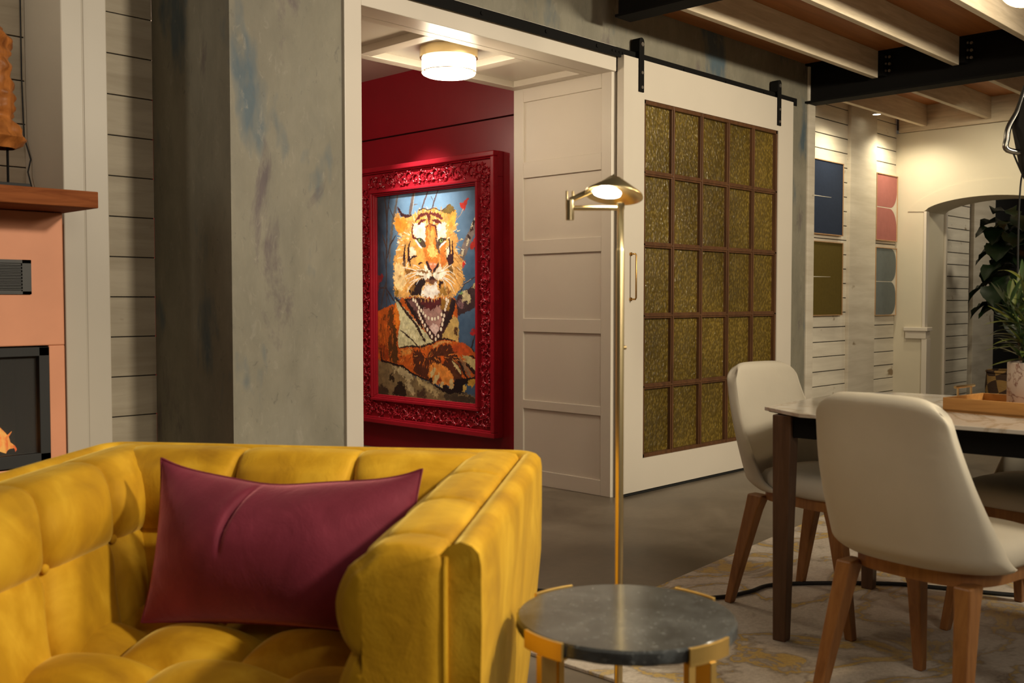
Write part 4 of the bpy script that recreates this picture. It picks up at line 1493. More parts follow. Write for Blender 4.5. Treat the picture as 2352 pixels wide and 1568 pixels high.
def pad(name, base, along, inward, length, nch, amp, front_cap=True, q_n=84, t_n=190):
    m = MB()
    b0, al, iw = Vector(base), Vector(along), Vector(inward)
    for i in range(t_n):
        tt = length * i / (t_n - 1)
        for j in range(q_n):
            s, z, a, c, h = pad_point(tt, j / (q_n - 1), length, nch, amp, 1 if front_cap else 0)
            edge = 1.0
            if front_cap:
                e = (length - tt)
                if e < 0.02:
                    edge = math.sqrt(max(0, 1 - (1 - e / 0.02) ** 2))
            s2 = s + a * h - (1 - edge) * 0.010 * (1 if s > 0.02 else 0)
            z2 = z + c * h - (1 - edge) * 0.008 - (0.022 * tt / length * max(0, (z - 0.45) / (SZ - 0.45)) if front_cap else 0)
            p = b0 + al * tt + iw * s2
            m.v.append((p.x, p.y, z2))
    for i in range(t_n - 1):
        for j in range(q_n - 1):
            m.f.append((i * q_n + j, i * q_n + j + 1, (i + 1) * q_n + j + 1, (i + 1) * q_n + j))
    if front_cap:
        o = len(m.v)
        ring = [Vector(m.v[(t_n - 1) * q_n + j]) for j in range(q_n)]
        zb = ring[-1].z
        # run the outline back along the shell side so that the cap closes
        back = [Vector((b0.x + al.x * length, b0.y + al.y * length, zb + (ring[0].z - zb) * k / 10)) for k in range(1, 10)]
        loop = ring + back
        cen = Vector((sum(p.x for p in loop) / len(loop), sum(p.y for p in loop) / len(loop), 0))
        K = 9
        nl = len(loop)
        prev = [(t_n - 1) * q_n + j for j in range(q_n)]
        oo = len(m.v)
        m.v += [tuple(p) for p in back]
        prev += [oo + k for k in range(len(back))]
        for k in range(1, K + 1):
            f = k / K
            idx = []
            for p in loop:
                zc = max(0.42, min(0.66, p.z))
                c3 = Vector((cen.x, cen.y, zc))
                q_ = p.lerp(c3, f)
                puff = 0.016 * math.sqrt(1 - (1 - f) ** 2) * (0.7 + 0.3 * lobe(abs(q_.z - TUFT) / 0.16 if abs(q_.z - TUFT) < 0.16 else 0.5, 2))
                crease = 0.011 * math.exp(-((q_.z - TUFT + 0.020) / 0.012) ** 2) * min(1, f * 4)
                q_ = q_ + al * (puff - crease)
                idx.append(len(m.v))
                m.v.append(tuple(q_))
            for j in range(nl):
                j2 = (j + 1) % nl
                m.f.append((prev[j], prev[j2], idx[j2], idx[j]))
            prev = idx
    return build(name, m, 'sofa', so, smooth=True, angle=70)


g0 = TH - 0.004
arm_r = pad('arm_pad', (g0, TH, 0), (0, 1, 0), (1, 0, 0), SD - TH + 0.004, 3.35, 0.036)
arm_l = pad('arm_pad', (SW - g0, TH, 0), (0, 1, 0), (-1, 0, 0), SD - TH + 0.004, 3.35, 0.036)
bl = SW - 2 * g0 - 0.18
back = pad('back_pad', (g0 + 0.09, g0, 0), (1, 0, 0), (0, 1, 0), bl, 3, 0.042, front_cap=False)
# buttons sit at the crossing of seams and tuft line
for par, bx, dirv, inw, L_, nch in ((arm_r, (g0, TH), (0, 1), (1, 0), SD - TH, 3.35), (arm_l, (SW - g0, TH), (0, 1), (-1, 0), SD - TH, 3.35), (back, (g0 + 0.09, g0), (1, 0), (0, 1), bl, 3)):
    for k in range(1, int(nch) + 1):
        if k >= nch:
            continue
        d = L_ * k / nch
        x = bx[0] + dirv[0] * d + inw[0] * 0.141
        y = bx[1] + dirv[1] * d + inw[1] * 0.141
        build('button', MB().ball((x, y, TUFT), 0.011, 8, (0.7 if inw[0] else 1, 0.7 if inw[1] else 1, 1)), 'sofa', par, smooth=True)

# tufted seat
m = MB()
U0, U1, V0, V1 = g0 + 0.13, SW - g0 - 0.13, g0 + 0.12, SD + 0.02
NU, NV = 110, 110
colw = (U1 - U0) / 3.0


def seat_h(u, v):
    fv = (v - V0 + 0.03) / 0.205
    row = math.floor(fv)
    off = 0.5 * (row % 2)
    fu = (u - U0) / colw + off
    a, b = fu % 1.0, fv % 1.0
    # curved seams: each row bellies towards the front
    b2 = b
    h = (lobe(a, 2.6) ** 0.75) * (lobe(b2, 2.4) ** 0.7)
    return 0.342 + 0.058 * h


for i in range(NU):
    for j in range(NV):
        u = U0 + (U1 - U0) * i / (NU - 1)
        v = V0 + (V1 - V0) * j / (NV - 1)
        z = seat_h(u, v)
        e = V1 - v
        if e < 0.05:
            z -= 0.06 * (1 - e / 0.05) ** 2
        m.v.append((u, v, z))
for i in range(NU - 1):
    for j in range(NV - 1):
        m.f.append((i * NV + j, (i + 1) * NV + j, (i + 1) * NV + j + 1, i * NV + j + 1))
base = len(m.v)
for i in range(NU):
    m.v.append((m.v[i * NV + NV - 1][0], V1 + 0.004, 0.22))
for i in range(NU - 1):
    m.f.append((i * NV + NV - 1, (i + 1) * NV + NV - 1, base + i + 1, base + i))
build('seat_cushion', m, 'sofa', so, smooth=True, angle=60)
build('seat_rail', MB().box((TH - 0.01, TH - 0.01, 0.11), (SW - TH + 0.01, SD - 0.01, 0.33)), 'sofa', so, bevel=0.01)
for (u, v) in ((0.09, 0.09), (SW - 0.09, 0.09), (0.09, SD - 0.08), (SW - 0.09, SD - 0.08)):
    build('leg', MB().cyl((u, v, 0.11), (u, v, 0.0), 0.022, 0.014, 16), 'brass', so, smooth=True)
# front welts of the arms
for u, s in ((g0, 1), (SW - g0, -1)):
    w = MB().tube([(u, SD + 0.003, 0.12), (u, SD + 0.004, 0.4), (u, SD + 0.004, SZ - 0.05), (u, SD - 0.002, SZ - 0.034)], 0.005, 8)
    build('piping', w, 'sofa', so, smooth=True)

# ------------------------------------------------------------------ pillow
pl = thing('throw_pillow', 'maroon velvet lumbar pillow leaning against the back of the mustard armchair', 'pillow')
PW, PH = 0.600, 0.335
m = MB()
NP, NQ = 150, 60


def pil_pt(i, j, side):
    a, b = i * 2 - 1, j * 2 - 1
    # pinched edges, ears at the corners
    wx = PW / 2 * (1 - 0.075 * (1 - a * a) * 0 - 0.05 * (1 - b * b))
    wz = PH / 2 * (1 - 0.085 * (1 - a * a))
    x = a * wx
    z = b * wz
    if b > 0:
        z += 0.022 * abs(a) ** 5 * b - 0.012 * b * math.exp(-((a - 0.1) / 0.35) ** 2)
    th = 0.112 * (max(0, 1 - abs(a) ** 2.6) ** 0.62) * (max(0, 1 - abs(b) ** 2.0) ** 0.66)
    cx_ = a - 0.34 + 0.17 * max(0, b) ** 2
    th *= 1 - 0.17 * math.exp(-(cx_ / 0.020) ** 2) * max(0, min(1, b * 1.6 + 0.25))
    th *= 1 + 0.06 * math.exp(-((cx_ - 0.07) / 0.05) ** 2) * max(0, b)
    p = Vector((x * 4, z * 5, side))
    th += 0.005 * noise.noise(p * 1.6) * (1 - abs(a) ** 4) * (1 - abs(b) ** 4)
    fold = math.exp(-((1 - abs(a)) / 0.14) ** 2) * 0.006 * math.sin(b * 14)
    return (x, side * (th + fold * (1 - abs(b) ** 4) * (1 - abs(a) ** 6)), z)


for side in (1, -1):
    o_ = len(m.v)
    for i in range(NP):
        for j in range(NQ):
            m.v.append(pil_pt(i / (NP - 1), j / (NQ - 1), side))
    for i in range(NP - 1):
        for j in range(NQ - 1):
            f = (o_ + i * NQ + j, o_ + (i + 1) * NQ + j, o_ + (i + 1) * NQ + j + 1, o_ + i * NQ + j + 1)
            m.f.append(f if side < 0 else f[::-1])
build('pillow_cover', m, 'pillow', pl, smooth=True, angle=80)
# seam line
edge = [pil_pt(i / (NP - 1), 0, 1) for i in range(NP)] + [pil_pt(1, j / (NQ - 1), 1) for j in range(1, NQ)] + [pil_pt(1 - i / (NP - 1), 1, 1) for i in range(1, NP)] + [pil_pt(0, 1 - j / (NQ - 1), 1) for j in range(1, NQ)]
build('seam', MB().tube([(p[0], 0, p[2]) for p in edge], 0.0028, 6), 'pillow', pl, smooth=True)
eu = Vector((math.cos(ST), math.sin(ST), 0))
ev = Vector((-math.sin(ST), math.cos(ST), 0))
pc = Vector((1.823, 1.654, 0)) + eu * 0.535 + ev * 0.365 + Vector((0, 0, 0.548))
pl.location = pc
pl.rotation_euler = (math.radians(14), math.radians(-1), ST)

# ------------------------------------------------------------------ round side table
TX, TY, TZ = 1.428, 1.102, 0.530
tb = thing('side_table', 'small round side table with dark grey stone top on gold T-shaped legs', 'side table', (TX, TY, 0))
rnd = random.Random(4)
prof = [(0.0005, 0.0), (0.191, 0.0), (0.195, -0.004), (0.196, -0.020), (0.193, -0.024), (0.0005, -0.024)]
m = MB()
n = 140
for r, h in prof:
    for k in range(n):
        a = 2 * math.pi * k / n
        rough = (noise.noise(Vector((math.cos(a) * 14, math.sin(a) * 14, h * 120))) * 0.0022) if r > 0.185 and h < -0.001 else 0
        m.v.append(((r + rough) * math.cos(a), (r + rough) * math.sin(a), TZ + h + (rough * 0.8 if h < -0.02 else 0)))
for i in range(len(prof) - 1):
    for k in range(n):
        k2 = (k + 1) % n
        m.f.append((i * n + k2, i * n + k, (i + 1) * n + k, (i + 1) * n + k2))
build('tabletop', m, 'stone', tb, smooth=True, angle=35)
view = math.atan2(TY, TX)
for k, off in enumerate((180 - 44, 180 + 44, 45, -42)):
    a0 = view + math.radians(off)
    br = MB()
    seg = 10
    half = math.radians(13.5)
    arcs = [a0 - half + 2 * half * i / seg for i in range(seg + 1)]
    ins = [(0.1975 * math.cos(a), 0.1975 * math.sin(a)) for a in arcs]
    outs = [(0.2035 * math.cos(a), 0.2035 * math.sin(a)) for a in arcs[::-1]]
    br.prism(ins + outs, TZ - 0.026, TZ + 0.002)
    lip = [(0.170 * math.cos(a), 0.170 * math.sin(a)) for a in arcs]
    br.prism(lip + outs, TZ - 0.029, TZ - 0.0245)
    ca, sa = math.cos(a0), math.sin(a0)
    p = build('leg', MB().hexa(*[[(ca * r - sa * w, sa * r + ca * w, z) for r, w in ((0.172, -0.007), (0.206, -0.007), (0.206, 0.007), (0.172, 0.007))] for z in (0.0, TZ - 0.028)]), 'goldpaint', tb, bevel=0.0015)
    build('rim_bracket', br, 'goldpaint', p, bevel=0.001)
build('stretcher', MB().box((-0.19, -0.007, 0.02), (0.19, 0.007, 0.032)).box((-0.007, -0.19, 0.02), (0.007, 0.19, 0.032)).xform(Matrix.Rotation(view + math.radians(2), 4, 'Z')), 'goldpaint', tb)

# ------------------------------------------------------------------ pharmacy floor lamp
LX, LY = 1.869, 1.463
fl = thing('floor_lamp', 'slim brass reading floor lamp, lit, behind the round stone table', 'floor lamp', (LX, LY, 0))
build('base', MB().lathe([(0.001, 0.022), (0.03, 0.022), (0.115, 0.012), (0.120, 0.0), (0.001, 0.0)], n=40), 'brass', fl, smooth=True)
build('pole', MB().lathe([(0.0098, 0.02), (0.0098, 1.205), (0.0088, 1.209), (0.0080, 1.212), (0.0080, 1.300), (0.0095, 1.302), (0.0095, 1.316), (0.001, 1.318)], n=28), 'brass', fl, smooth=True)
build('dimmer_knob', MB().cyl((0.010, 0, 0.98), (0.02, 0, 0.98), 0.005, n=12), 'brass', fl, smooth=True)
rt = Vector((0.696, -0.718, 0))      # towards the right as one faces the lamp
bk = Vector((0.718, 0.696, 0))       # away from the room
J = -rt * 0.117 + Vector((0, 0, 0.0))
build('horizontal_arm', MB().tube([Vector((0, 0, 1.304)), J + Vector((0, 0, 1.304))], 0.0058, 14), 'brass', fl, smooth=True)
jm = MB().cyl(J + Vector((0, 0, 1.276)), J + Vector((0, 0, 1.322)), 0.0095, n=20)
jm.cyl(J + rt * 0.007 + Vector((0, 0, 1.315)), J + rt * 0.007 + Vector((0, 0, 1.343)), 0.003, n=10)
jm.cyl(J - rt * 0.007 + Vector((0, 0, 1.300)), J - rt * 0.007 + Vector((0, 0, 1.343)), 0.003, n=10)
build('swivel_joint', jm, 'brass', fl, smooth=True)
apex = Vector((0, 0, 1.374)) - rt * 0.012 - bk * 0.01
build('upper_arm', MB().tube([J + Vector((0, 0, 1.322)), J + rt * 0.045 + Vector((0, 0, 1.342)), apex], [0.0062, 0.0075, 0.0085], 12), 'brass', fl, smooth=True)
# tilted shallow cone shade, its open side turned to the room
sh = MB()
n = 48
outer = [(0.004, 0.0), (0.012, -0.002), (0.066, -0.040), (0.0672, -0.045)]
inner = [(0.066, -0.045), (0.061, -0.0375), (0.012, -0.006), (0.001, -0.005)]
sh.lathe(outer + inner, n=n)
tilt = Matrix.Rotation(math.radians(-13), 4, rt) @ Matrix.Rotation(math.radians(7), 4, bk)
sh.xform(Matrix.Translation(apex) @ tilt)
shade = build('lamp_shade', sh, 'brass', fl, smooth=True, angle=50)
dm = MB().lathe([(0.001, -0.043), (0.032, -0.043), (0.033, -0.038), (0.022, -0.030), (0.001, -0.028)], n=32)
dm.xform(Matrix.Translation(apex) @ tilt @ Matrix.Translation(Vector(-rt * 0.016)))
build('lit_diffuser', dm, 'led', shade)
lp = Vector((LX, LY, 0)) + apex + Vector((0, 0, -0.062)) - bk * 0.02
spot('reading_lamp_light', tuple(lp), tuple(lp + Vector((0, 0, -1)) - bk * 0.15), 4.0, (1.0, 0.90, 0.68), 120, 0.5, 0.02)

# ------------------------------------------------------------------ rug and cable
rg = MB()
corner = [(2.245, 2.165), (5.6, 2.49), (5.6, -1.6), (2.30, -1.6)]
rg.prism(corner[::-1], 0.0, 0.012)
rug = build('area_rug', rg, 'rug', None, bevel=0.003)
tag(rug, 'pale marbled area rug with gold veins under the dining table', 'rug')
cb = MB()
pts = [(2.30, 3.1, 0.008), (2.62, 2.80, 0.008), (2.754, 2.56, 0.008), (2.86, 2.33, 0.010), (3.0, 2.10, 0.018), (3.125, 1.985, 0.02), (3.261, 1.945, 0.02), (3.40, 1.93, 0.02), (3.56, 1.80, 0.02), (3.729, 1.611, 0.02), (3.80, 1.46, 0.02), (3.90, 1.22, 0.02), (4.1, 0.9, 0.02), (4.5, 0.3, 0.02)]


def spline(p, k=6):
    P = [Vector(q) for q in p]
    P = [P[0]] + P + [P[-1]]
    out = []
    for i in range(1, len(P) - 2):
        for s in range(k):
            t_ = s / k
            a, b, c, d = P[i - 1], P[i], P[i + 1], P[i + 2]
            out.append(0.5 * ((2 * b) + (c - a) * t_ + (2 * a - 5 * b + 4 * c - d) * t_ ** 2 + (3 * b - a - 3 * c + d) * t_ ** 3))
    out.append(P[-2])
    return out


cb.tube(spline(pts), 0.0075, 8)
tag(build('floor_cable', cb, 'blackmatte', None, smooth=True), 'black cable snaking over the floor and rug beneath the dining table', 'cable')

# ------------------------------------------------------------------ dining table
TR = math.radians(4.5)
dt = thing('dining_table', 'dining table with glossy white clipped-corner top, black rails and brown legs', 'dining table', (3.331, 0.771, 0.012), TR)
hx, hy, top = 0.46, 0.95, 0.735
poly = []
for sx, sy in ((1, 1), (-1, 1), (-1, -1), (1, -1)):
    a, b = (sx * (hx - 0.12), sy * hy), (sx * hx, sy * (hy - 0.17))
    poly += [b, a] if sx * sy > 0 else [a, b]
build('tabletop', MB().prism(poly, top - 0.012, top), 'ceramic', dt, bevel=0.002)
build('top_backing', MB().prism([(x * 0.975, y * 0.988) for x, y in poly], top - 0.016, top - 0.012), 'black', dt)
m = MB()
m.box((-0.392, -0.828, top - 0.085), (-0.36, 0.828, top - 0.016)).box((0.36, -0.828, top - 0.085), (0.392, 0.828, top - 0.016))
m.box((-0.338, 0.848, top - 0.085), (0.338, 0.88, top - 0.016)).box((-0.338, -0.88, top - 0.085), (0.338, -0.848, top - 0.016))
m.box((-0.36, -0.4, top - 0.07), (0.36, 0.4, top - 0.03))
build('apron', m, 'black', dt, bevel=0.001)
for sx in (-1, 1):
    for sy in (-1, 1):
        cx, cy = sx * 0.372, sy * 0.862
        a, b = 0.031, 0.021
        cb_ = (cx + sx * 0.006, cy + sy * 0.004)
        bot = [(cb_[0] - b, cb_[1] - b, 0), (cb_[0] + b, cb_[1] - b, 0), (cb_[0] + b, cb_[1] + b, 0), (cb_[0] - b, cb_[1] + b, 0)]
        tp = [(cx - a, cy - a, top - 0.016), (cx + a, cy - a, top - 0.016), (cx + a, cy + a, top - 0.016), (cx - a, cy + a, top - 0.016)]
        build('leg', MB().hexa(bot, tp), 'tableleg', dt, bevel=0.003)


# ------------------------------------------------------------------ dining chairs (local +X is where the sitter looks)
def make_chair(label):
    t = thing('dining_chair', label, 'chair', group='dining chairs')
    # upholstered shell
    NS, NH = 49, 44

    def shell(s, h, off):
        # s -1..1 across, h 0..1 upwards
        hh_ = h
        w = 0.236 * (1 - hh_) + 0.176 * hh_
        w += 0.004 * math.sin(math.pi * min(1, hh_ * 1.2))
        k = max(0.0, (hh_ - 0.90) / 0.10)
        w *= 1 - 0.16 * k ** 2.4
        low = max(0.0, (0.10 - hh_) / 0.10)
        w *= 1 - 0.05 * low ** 2
        wrap = 0.125 * (1 - hh_) ** 1.3 + 0.022
        x = -0.238 - 0.090 * hh_ - 0.014 * math.sin(math.pi * hh_) + wrap * abs(s) ** 2.3 + 0.035 * low ** 2
        zt = 0.846 - 0.030 * abs(s) ** 5 + 0.006 * (1 - s * s)
        z = 0.426 + (zt - 0.426) * hh_
        y = w * (math.sin(s * math.pi / 2 * 0.92) / math.sin(math.pi / 2 * 0.92))
        n = Vector((1, -s * 0.55 * (1 - 0.6 * hh_), 0.12)).normalized()
        return Vector((x, y, z)) + n * off

    m = MB()
    T = 0.040
    idx = {}
    for side, off in ((0, 0.0), (1, T)):
        for i in range(NS):
            for j in range(NH):
                s, h = 2 * i / (NS - 1) - 1, j / (NH - 1)
                ex, ez = min(1, (1 - abs(s)) / 0.12), min(1, (1 - h) / 0.07)
                r = math.sqrt(1 - (1 - ex) ** 2) * math.sqrt(1 - (1 - ez) ** 2)
                o_ = T / 2 + (off - T / 2) * (0.10 + 0.90 * r)
                idx[(side, i, j)] = len(m.v)
                m.v.append(tuple(shell(s, h, o_)))
    for i in range(NS - 1):
        for j in range(NH - 1):
            a = [idx[(0, i, j)], idx[(0, i, j + 1)], idx[(0, i + 1, j + 1)], idx[(0, i + 1, j)]]
            m.f.append(tuple(a[::-1]))
            m.f.append((idx[(1, i, j)], idx[(1, i, j + 1)], idx[(1, i + 1, j + 1)], idx[(1, i + 1, j)])[::1])
    rim = [(i, NH - 1) for i in range(NS)]
    for (i, j), (i2, j2) in zip(rim[:-1], rim[1:]):
        m.f.append((idx[(0, i, j)], idx[(0, i2, j2)], idx[(1, i2, j2)], idx[(1, i, j)]))
        m.f.append((idx[(0, i, 0)], idx[(1, i, 0)], idx[(1, i2, 0)], idx[(0, i2, 0)]))
    for j in range(NH - 1):
        for i in (0, NS - 1):
            m.f.append((idx[(0, i, j)], idx[(0, i, j + 1)], idx[(1, i, j + 1)], idx[(1, i, j)]))
    build('backrest', m, 'linen', t, smooth=True, angle=80)

    # seat cushion, a rounded D shape
    def outline(a):
        ca, sa = math.cos(a), math.sin(a)
        p = 3.2
        x = 0.222 * math.copysign(abs(ca) ** (2 / p), ca)
        y = 0.212 * math.copysign(abs(sa) ** (2 / p), sa)
        return x + 0.025, y * (1.0 if x > 0 else 0.98)

    m = MB()
    n = 56
    prof = [(0.0, 0.500), (0.5, 0.499), (0.80, 0.494), (0.93, 0.484), (0.985, 0.468), (1.0, 0.45), (0.99, 0.432), (0.95, 0.424), (0.0, 0.424)]
    for f, z in prof:
        for k in range(n):
            x, y = outline(2 * math.pi * k / n)
            m.v.append((x * max(f, 0.002), y * max(f, 0.002), z))
    for i in range(len(prof) - 1):
        for k in range(n):
            k2 = (k + 1) % n
            m.f.append((i * n + k, (i + 1) * n + k, (i + 1) * n + k2, i * n + k2))
    build('seat', m, 'linen', t, smooth=True, angle=60)
    # curved wooden rail
    m = MB()
    for f, z in ((0.915, 0.432), (0.915, 0.388), (0.80, 0.388), (0.80, 0.432)):
        for k in range(n):
            x, y = outline(2 * math.pi * k / n)
            m.v.append((x * f, y * f, z))
    for i in range(4):
        for k in range(n):
            k2, i2 = (k + 1) % n, (i + 1) % 4
            m.f.append((i * n + k, i2 * n + k, i2 * n + k2, i * n + k2))
    build('seat_rail', m, 'legwood', t, smooth=True, angle=40)
    for sx, sy in ((1, 1), (1, -1), (-1, 1), (-1, -1)):
        x0, y0 = (0.150 if sx > 0 else -0.165), sy * 0.160
        x1, y1 = (0.245 if sx > 0 else -0.262), sy * 0.197
        m = MB()
        st = [(0.40, 0.0, 0.033, 0.022), (0.345, 0.16, 0.027, 0.021), (0.17, 0.60, 0.021, 0.018), (0.0, 1.0, 0.0145, 0.0145)]
        rings = []
        for z, f, a, b in st:
            cx, cy = x0 + (x1 - x0) * f, y0 + (y1 - y0) * f
            rings.append([(cx - a, cy - b, z), (cx + a, cy - b, z), (cx + a, cy + b, z), (cx - a, cy + b, z)])
        for r in rings:
            m.v += r
        for i in range(3):
            for k in range(4):
                k2 = (k + 1) % 4
                m.f.append((i * 4 + k, (i + 1) * 4 + k, (i + 1) * 4 + k2, i * 4 + k2))
        m.f += [(0, 1, 2, 3), (15, 14, 13, 12)]
        build('leg', m, 'legwood', t, bevel=0.005)
    return t


chB = make_chair('oatmeal upholstered dining chair with its back to the room, nearest of the three')
chB.location = (2.660, 1.020, 0.012)
chB.rotation_euler = (0, 0, math.radians(-8))
chA = copy_tree(chB)
chA['label'] = 'oatmeal upholstered dining chair at the end of the table, in front of the sliding door'
chA.location = (3.270, 1.650, 0.012)
chA.rotation_euler = (0, 0, math.radians(-100))
chC = copy_tree(chB)
chC['label'] = 'shaded dining chair on the far side of the table, facing the room'
chC.location = (3.565, 1.040, 0.012)
chC.rotation_euler = (0, 0, math.radians(172))

# ------------------------------------------------------------------ tray and planter
ZT = 0.747
ty = thing('serving_tray', 'honey coloured wooden tray with brass bar handles on the white table', 'tray', (3.282, 0.978, ZT), math.radians(-7))
m = MB()
a, b, hgt, w = 0.125, 0.235, 0.043, 0.010
m.box((-a, -b, 0), (a, b, 0.008))
build('tray_bottom', m, 'traywood', ty)
m = MB()
m.box((-a, -b, 0.0), (-a + w, b, hgt)).box((a - w, -b, 0.0), (a, b, hgt)).box((-a + w, b - w, 0.008), (a - w, b, hgt)).box((-a + w, -b, 0.008), (a - w, -b + w, hgt))
build('tray_side', m, 'traywood', ty, bevel=0.001)
for s in (1, -1):
    y = s * (b - w / 2)
    hm = MB().tube([(-0.060, y, hgt + 0.028), (0.060, y, hgt + 0.028)], 0.0048, 12).cyl((-0.042, y, hgt), (-0.042, y, hgt + 0.028), 0.0035, n=10).cyl((0.042, y, hgt), (0.042, y, hgt + 0.028), 0.0035, n=10)
    build('handle', hm, 'brass', ty, smooth=True)

pt = thing('potted_plant', 'leafy green plant in a white veined marble pot on the wooden tray', 'plant', (3.292, 0.985 , ZT + 0.008))
PR = 0.071
pt.location = (3.300, 1.000, ZT + 0.008)
build('pot', MB().lathe([(0.001, 0), (PR, 0), (PR + 0.002, 0.004), (PR + 0.002, 0.146), (PR - 0.004, 0.149), (PR - 0.008, 0.146), (PR - 0.008, 0.13), (0.001, 0.13)], n=48), 'potmarble', pt, smooth=True)
build('soil', MB().lathe([(PR - 0.009, 0.134), (0.03, 0.139), (0.001, 0.14)], n=24), 'soil', pt)
rnd = random.Random(21)


def leaf(m, base, direc, length, width, droop, up=Vector((0, 0, 1)), fold=0.25, n=9):
    d = Vector(direc).normalized()
    side = d.cross(up)
    if side.length < 0.05:
        side = Vector((1, 0, 0))
    side.normalize()
    p = Vector(base)
    o = len(m.v)
    for i in range(n):
        q = i / (n - 1)
        w = width * math.sin(math.pi * min(1, q * 0.96 + 0.04)) ** 0.8 * (1 - 0.35 * q)
        nrm = side.cross(d).normalized()
        m.v += [tuple(p - side * w + nrm * w * fold), tuple(p), tuple(p + side * w + nrm * w * fold)]
        d = (d + Vector((0, 0, -droop / n))).normalized()
        p = p + d * (length / (n - 1))
    for i in range(n - 1):
        for k in range(2):
            a_ = o + i * 3 + k
            m.f.append((a_, a_ + 1, a_ + 4, a_ + 3))


view_r = rt
stem_m = MB()
groups = [MB(), MB()]
for k in range(7):
    a_ = k * 2.4
    bx = Vector((0.028 * math.cos(a_), 0.028 * math.sin(a_), 0.135))
    hgt2 = 0.16 + 0.10 * rnd.random()
    lean = Vector((math.cos(a_), math.sin(a_), 0)) * 0.05
    if k == 0:
        lean = -view_r * 0.05
        hgt2 = 0.26
    pts = [bx + lean * (q * q) + Vector((0, 0, hgt2 * q)) for q in [i / 8 for i in range(9)]]
    stem_m.tube(pts, [0.0035 - 0.0002 * i for i in range(9)], 7)
    for i in range(9):
        for r_ in range(2):
            q = 0.12 + 0.11 * i
            if q > 1:
                continue
            p = bx + lean * (q * q) + Vector((0, 0, hgt2 * q))
            ang = rnd.uniform(0, 6.28)
            el = rnd.uniform(0.15, 0.9) if i < 6 else rnd.uniform(0.7, 1.5)
            d = Vector((math.cos(ang) * math.cos(el), math.sin(ang) * math.cos(el), math.sin(el)))
            leaf(groups[0 if rnd.random() < 0.7 else 1], p, d, rnd.uniform(0.07, 0.13), rnd.uniform(0.007, 0.013), rnd.uniform(0.2, 1.2))
# a few long arching leaves towards the arch side
for (el, L_, dr, z) in ((0.55, 0.15, 1.0, 0.25), (0.2, 0.14, 0.5, 0.19), (-0.05, 0.13, 0.3, 0.16), (1.35, 0.17, 0.1, 0.26), (1.1, 0.15, 0.4, 0.23), (0.35, 0.12, 0.9, 0.21), (1.45, 0.12, 0.0, 0.34)):
    leaf(groups[1], Vector((0, 0, z)) - view_r * 0.012, -view_r * math.cos(el) + Vector((0, 0, math.sin(el))), L_, 0.014, dr)
build('stems', stem_m, 'leaf', pt, smooth=True)
o = build('leaves', groups[0], 'leaf', pt, smooth=True)
o = build('young_leaves', groups[1], 'leaflight', pt, smooth=True)

# ------------------------------------------------------------------ fig tree and basket beyond the arch
fg = thing('fig_tree', 'tall dark green fiddle-leaf fig tree seen through the arch', 'plant', (9.75, 3.05, 0))
build('trunk', MB().tube([(0, 0, 0.0), (0.02, 0.01, 0.5), (-0.01, 0.03, 0.95), (0.0, 0.0, 1.5)], [0.03, 0.027, 0.024, 0.016], 10), 'trunk', fg, smooth=True)
build('nursery_pot', MB().lathe([(0.001, 0), (0.12, 0), (0.15, 0.24), (0.14, 0.24), (0.135, 0.20), (0.001, 0.20)], n=28), 'blackmatte', fg, smooth=True)
lm = MB()
rnd = random.Random(8)


def fig_leaf(m, base, d, L_, W_):
    d = d.normalized()
    side = d.cross(Vector((0, 0, 1)))
    if side.length < 0.05:
        side = Vector((0, 1, 0))
    side.normalize()
    p = Vector(base)
    o_ = len(m.v)
    ws = [0.08, 0.38, 0.62, 0.60, 0.72, 0.96, 1.0, 0.80, 0.35, 0.02]
    n = len(ws)
    for i, w0 in enumerate(ws):
        nrm = side.cross(d).normalized()
        w = W_ * w0
        ruf = 0.18 * w * math.sin(i * 2.1)
        m.v += [tuple(p - side * w + nrm * (w * 0.3 + ruf)), tuple(p - side * w * 0.5 + nrm * w * 0.1), tuple(p), tuple(p + side * w * 0.5 + nrm * w * 0.1), tuple(p + side * w + nrm * (w * 0.3 - ruf))]
        d = (d + Vector((0, 0, -0.17))).normalized()
        p = p + d * (L_ / (n - 1))
    for i in range(n - 1):
        for k in range(4):
            a_ = o_ + i * 5 + k
            m.f.append((a_, a_ + 1, a_ + 6, a_ + 5))


for k in range(60):
    z = 1.0 + 0.85 * (k / 60)
    ang = k * 2.4 + rnd.uniform(-.4, .4)
    el = rnd.uniform(-0.6, 0.5) + 0.5 * (k / 60)
    r0 = 0.06 + 0.16 * math.sin(math.pi * (0.25 + 0.6 * k / 60)) * rnd.random()
    d = Vector((math.cos(ang) * math.cos(el), math.sin(ang) * math.cos(el), math.sin(el)))
    fig_leaf(lm, Vector((math.cos(ang) * r0, math.sin(ang) * r0, z)), d, rnd.uniform(0.26, 0.38), rnd.uniform(0.10, 0.145))
build('leaves', lm, 'leafdark', fg, smooth=True)
bs = thing('woven_basket', 'checked brown and tan wicker basket on the floor beyond the arch', 'basket', (9.40, 3.04, 0))
build('basket_body', MB().lathe([(0.001, 0), (0.15, 0), (0.19, 0.10), (0.20, 0.34), (0.19, 0.47), (0.18, 0.47), (0.19, 0.34), (0.18, 0.12), (0.001, 0.04)], n=36), 'wicker', bs, smooth=True)
build('basket_rim', MB().tube([(0.187 * math.cos(a_), 0.187 * math.sin(a_), 0.47) for a_ in [2 * math.pi * k / 30 for k in range(31)]], 0.012, 8), 'wicker', bs, smooth=True)

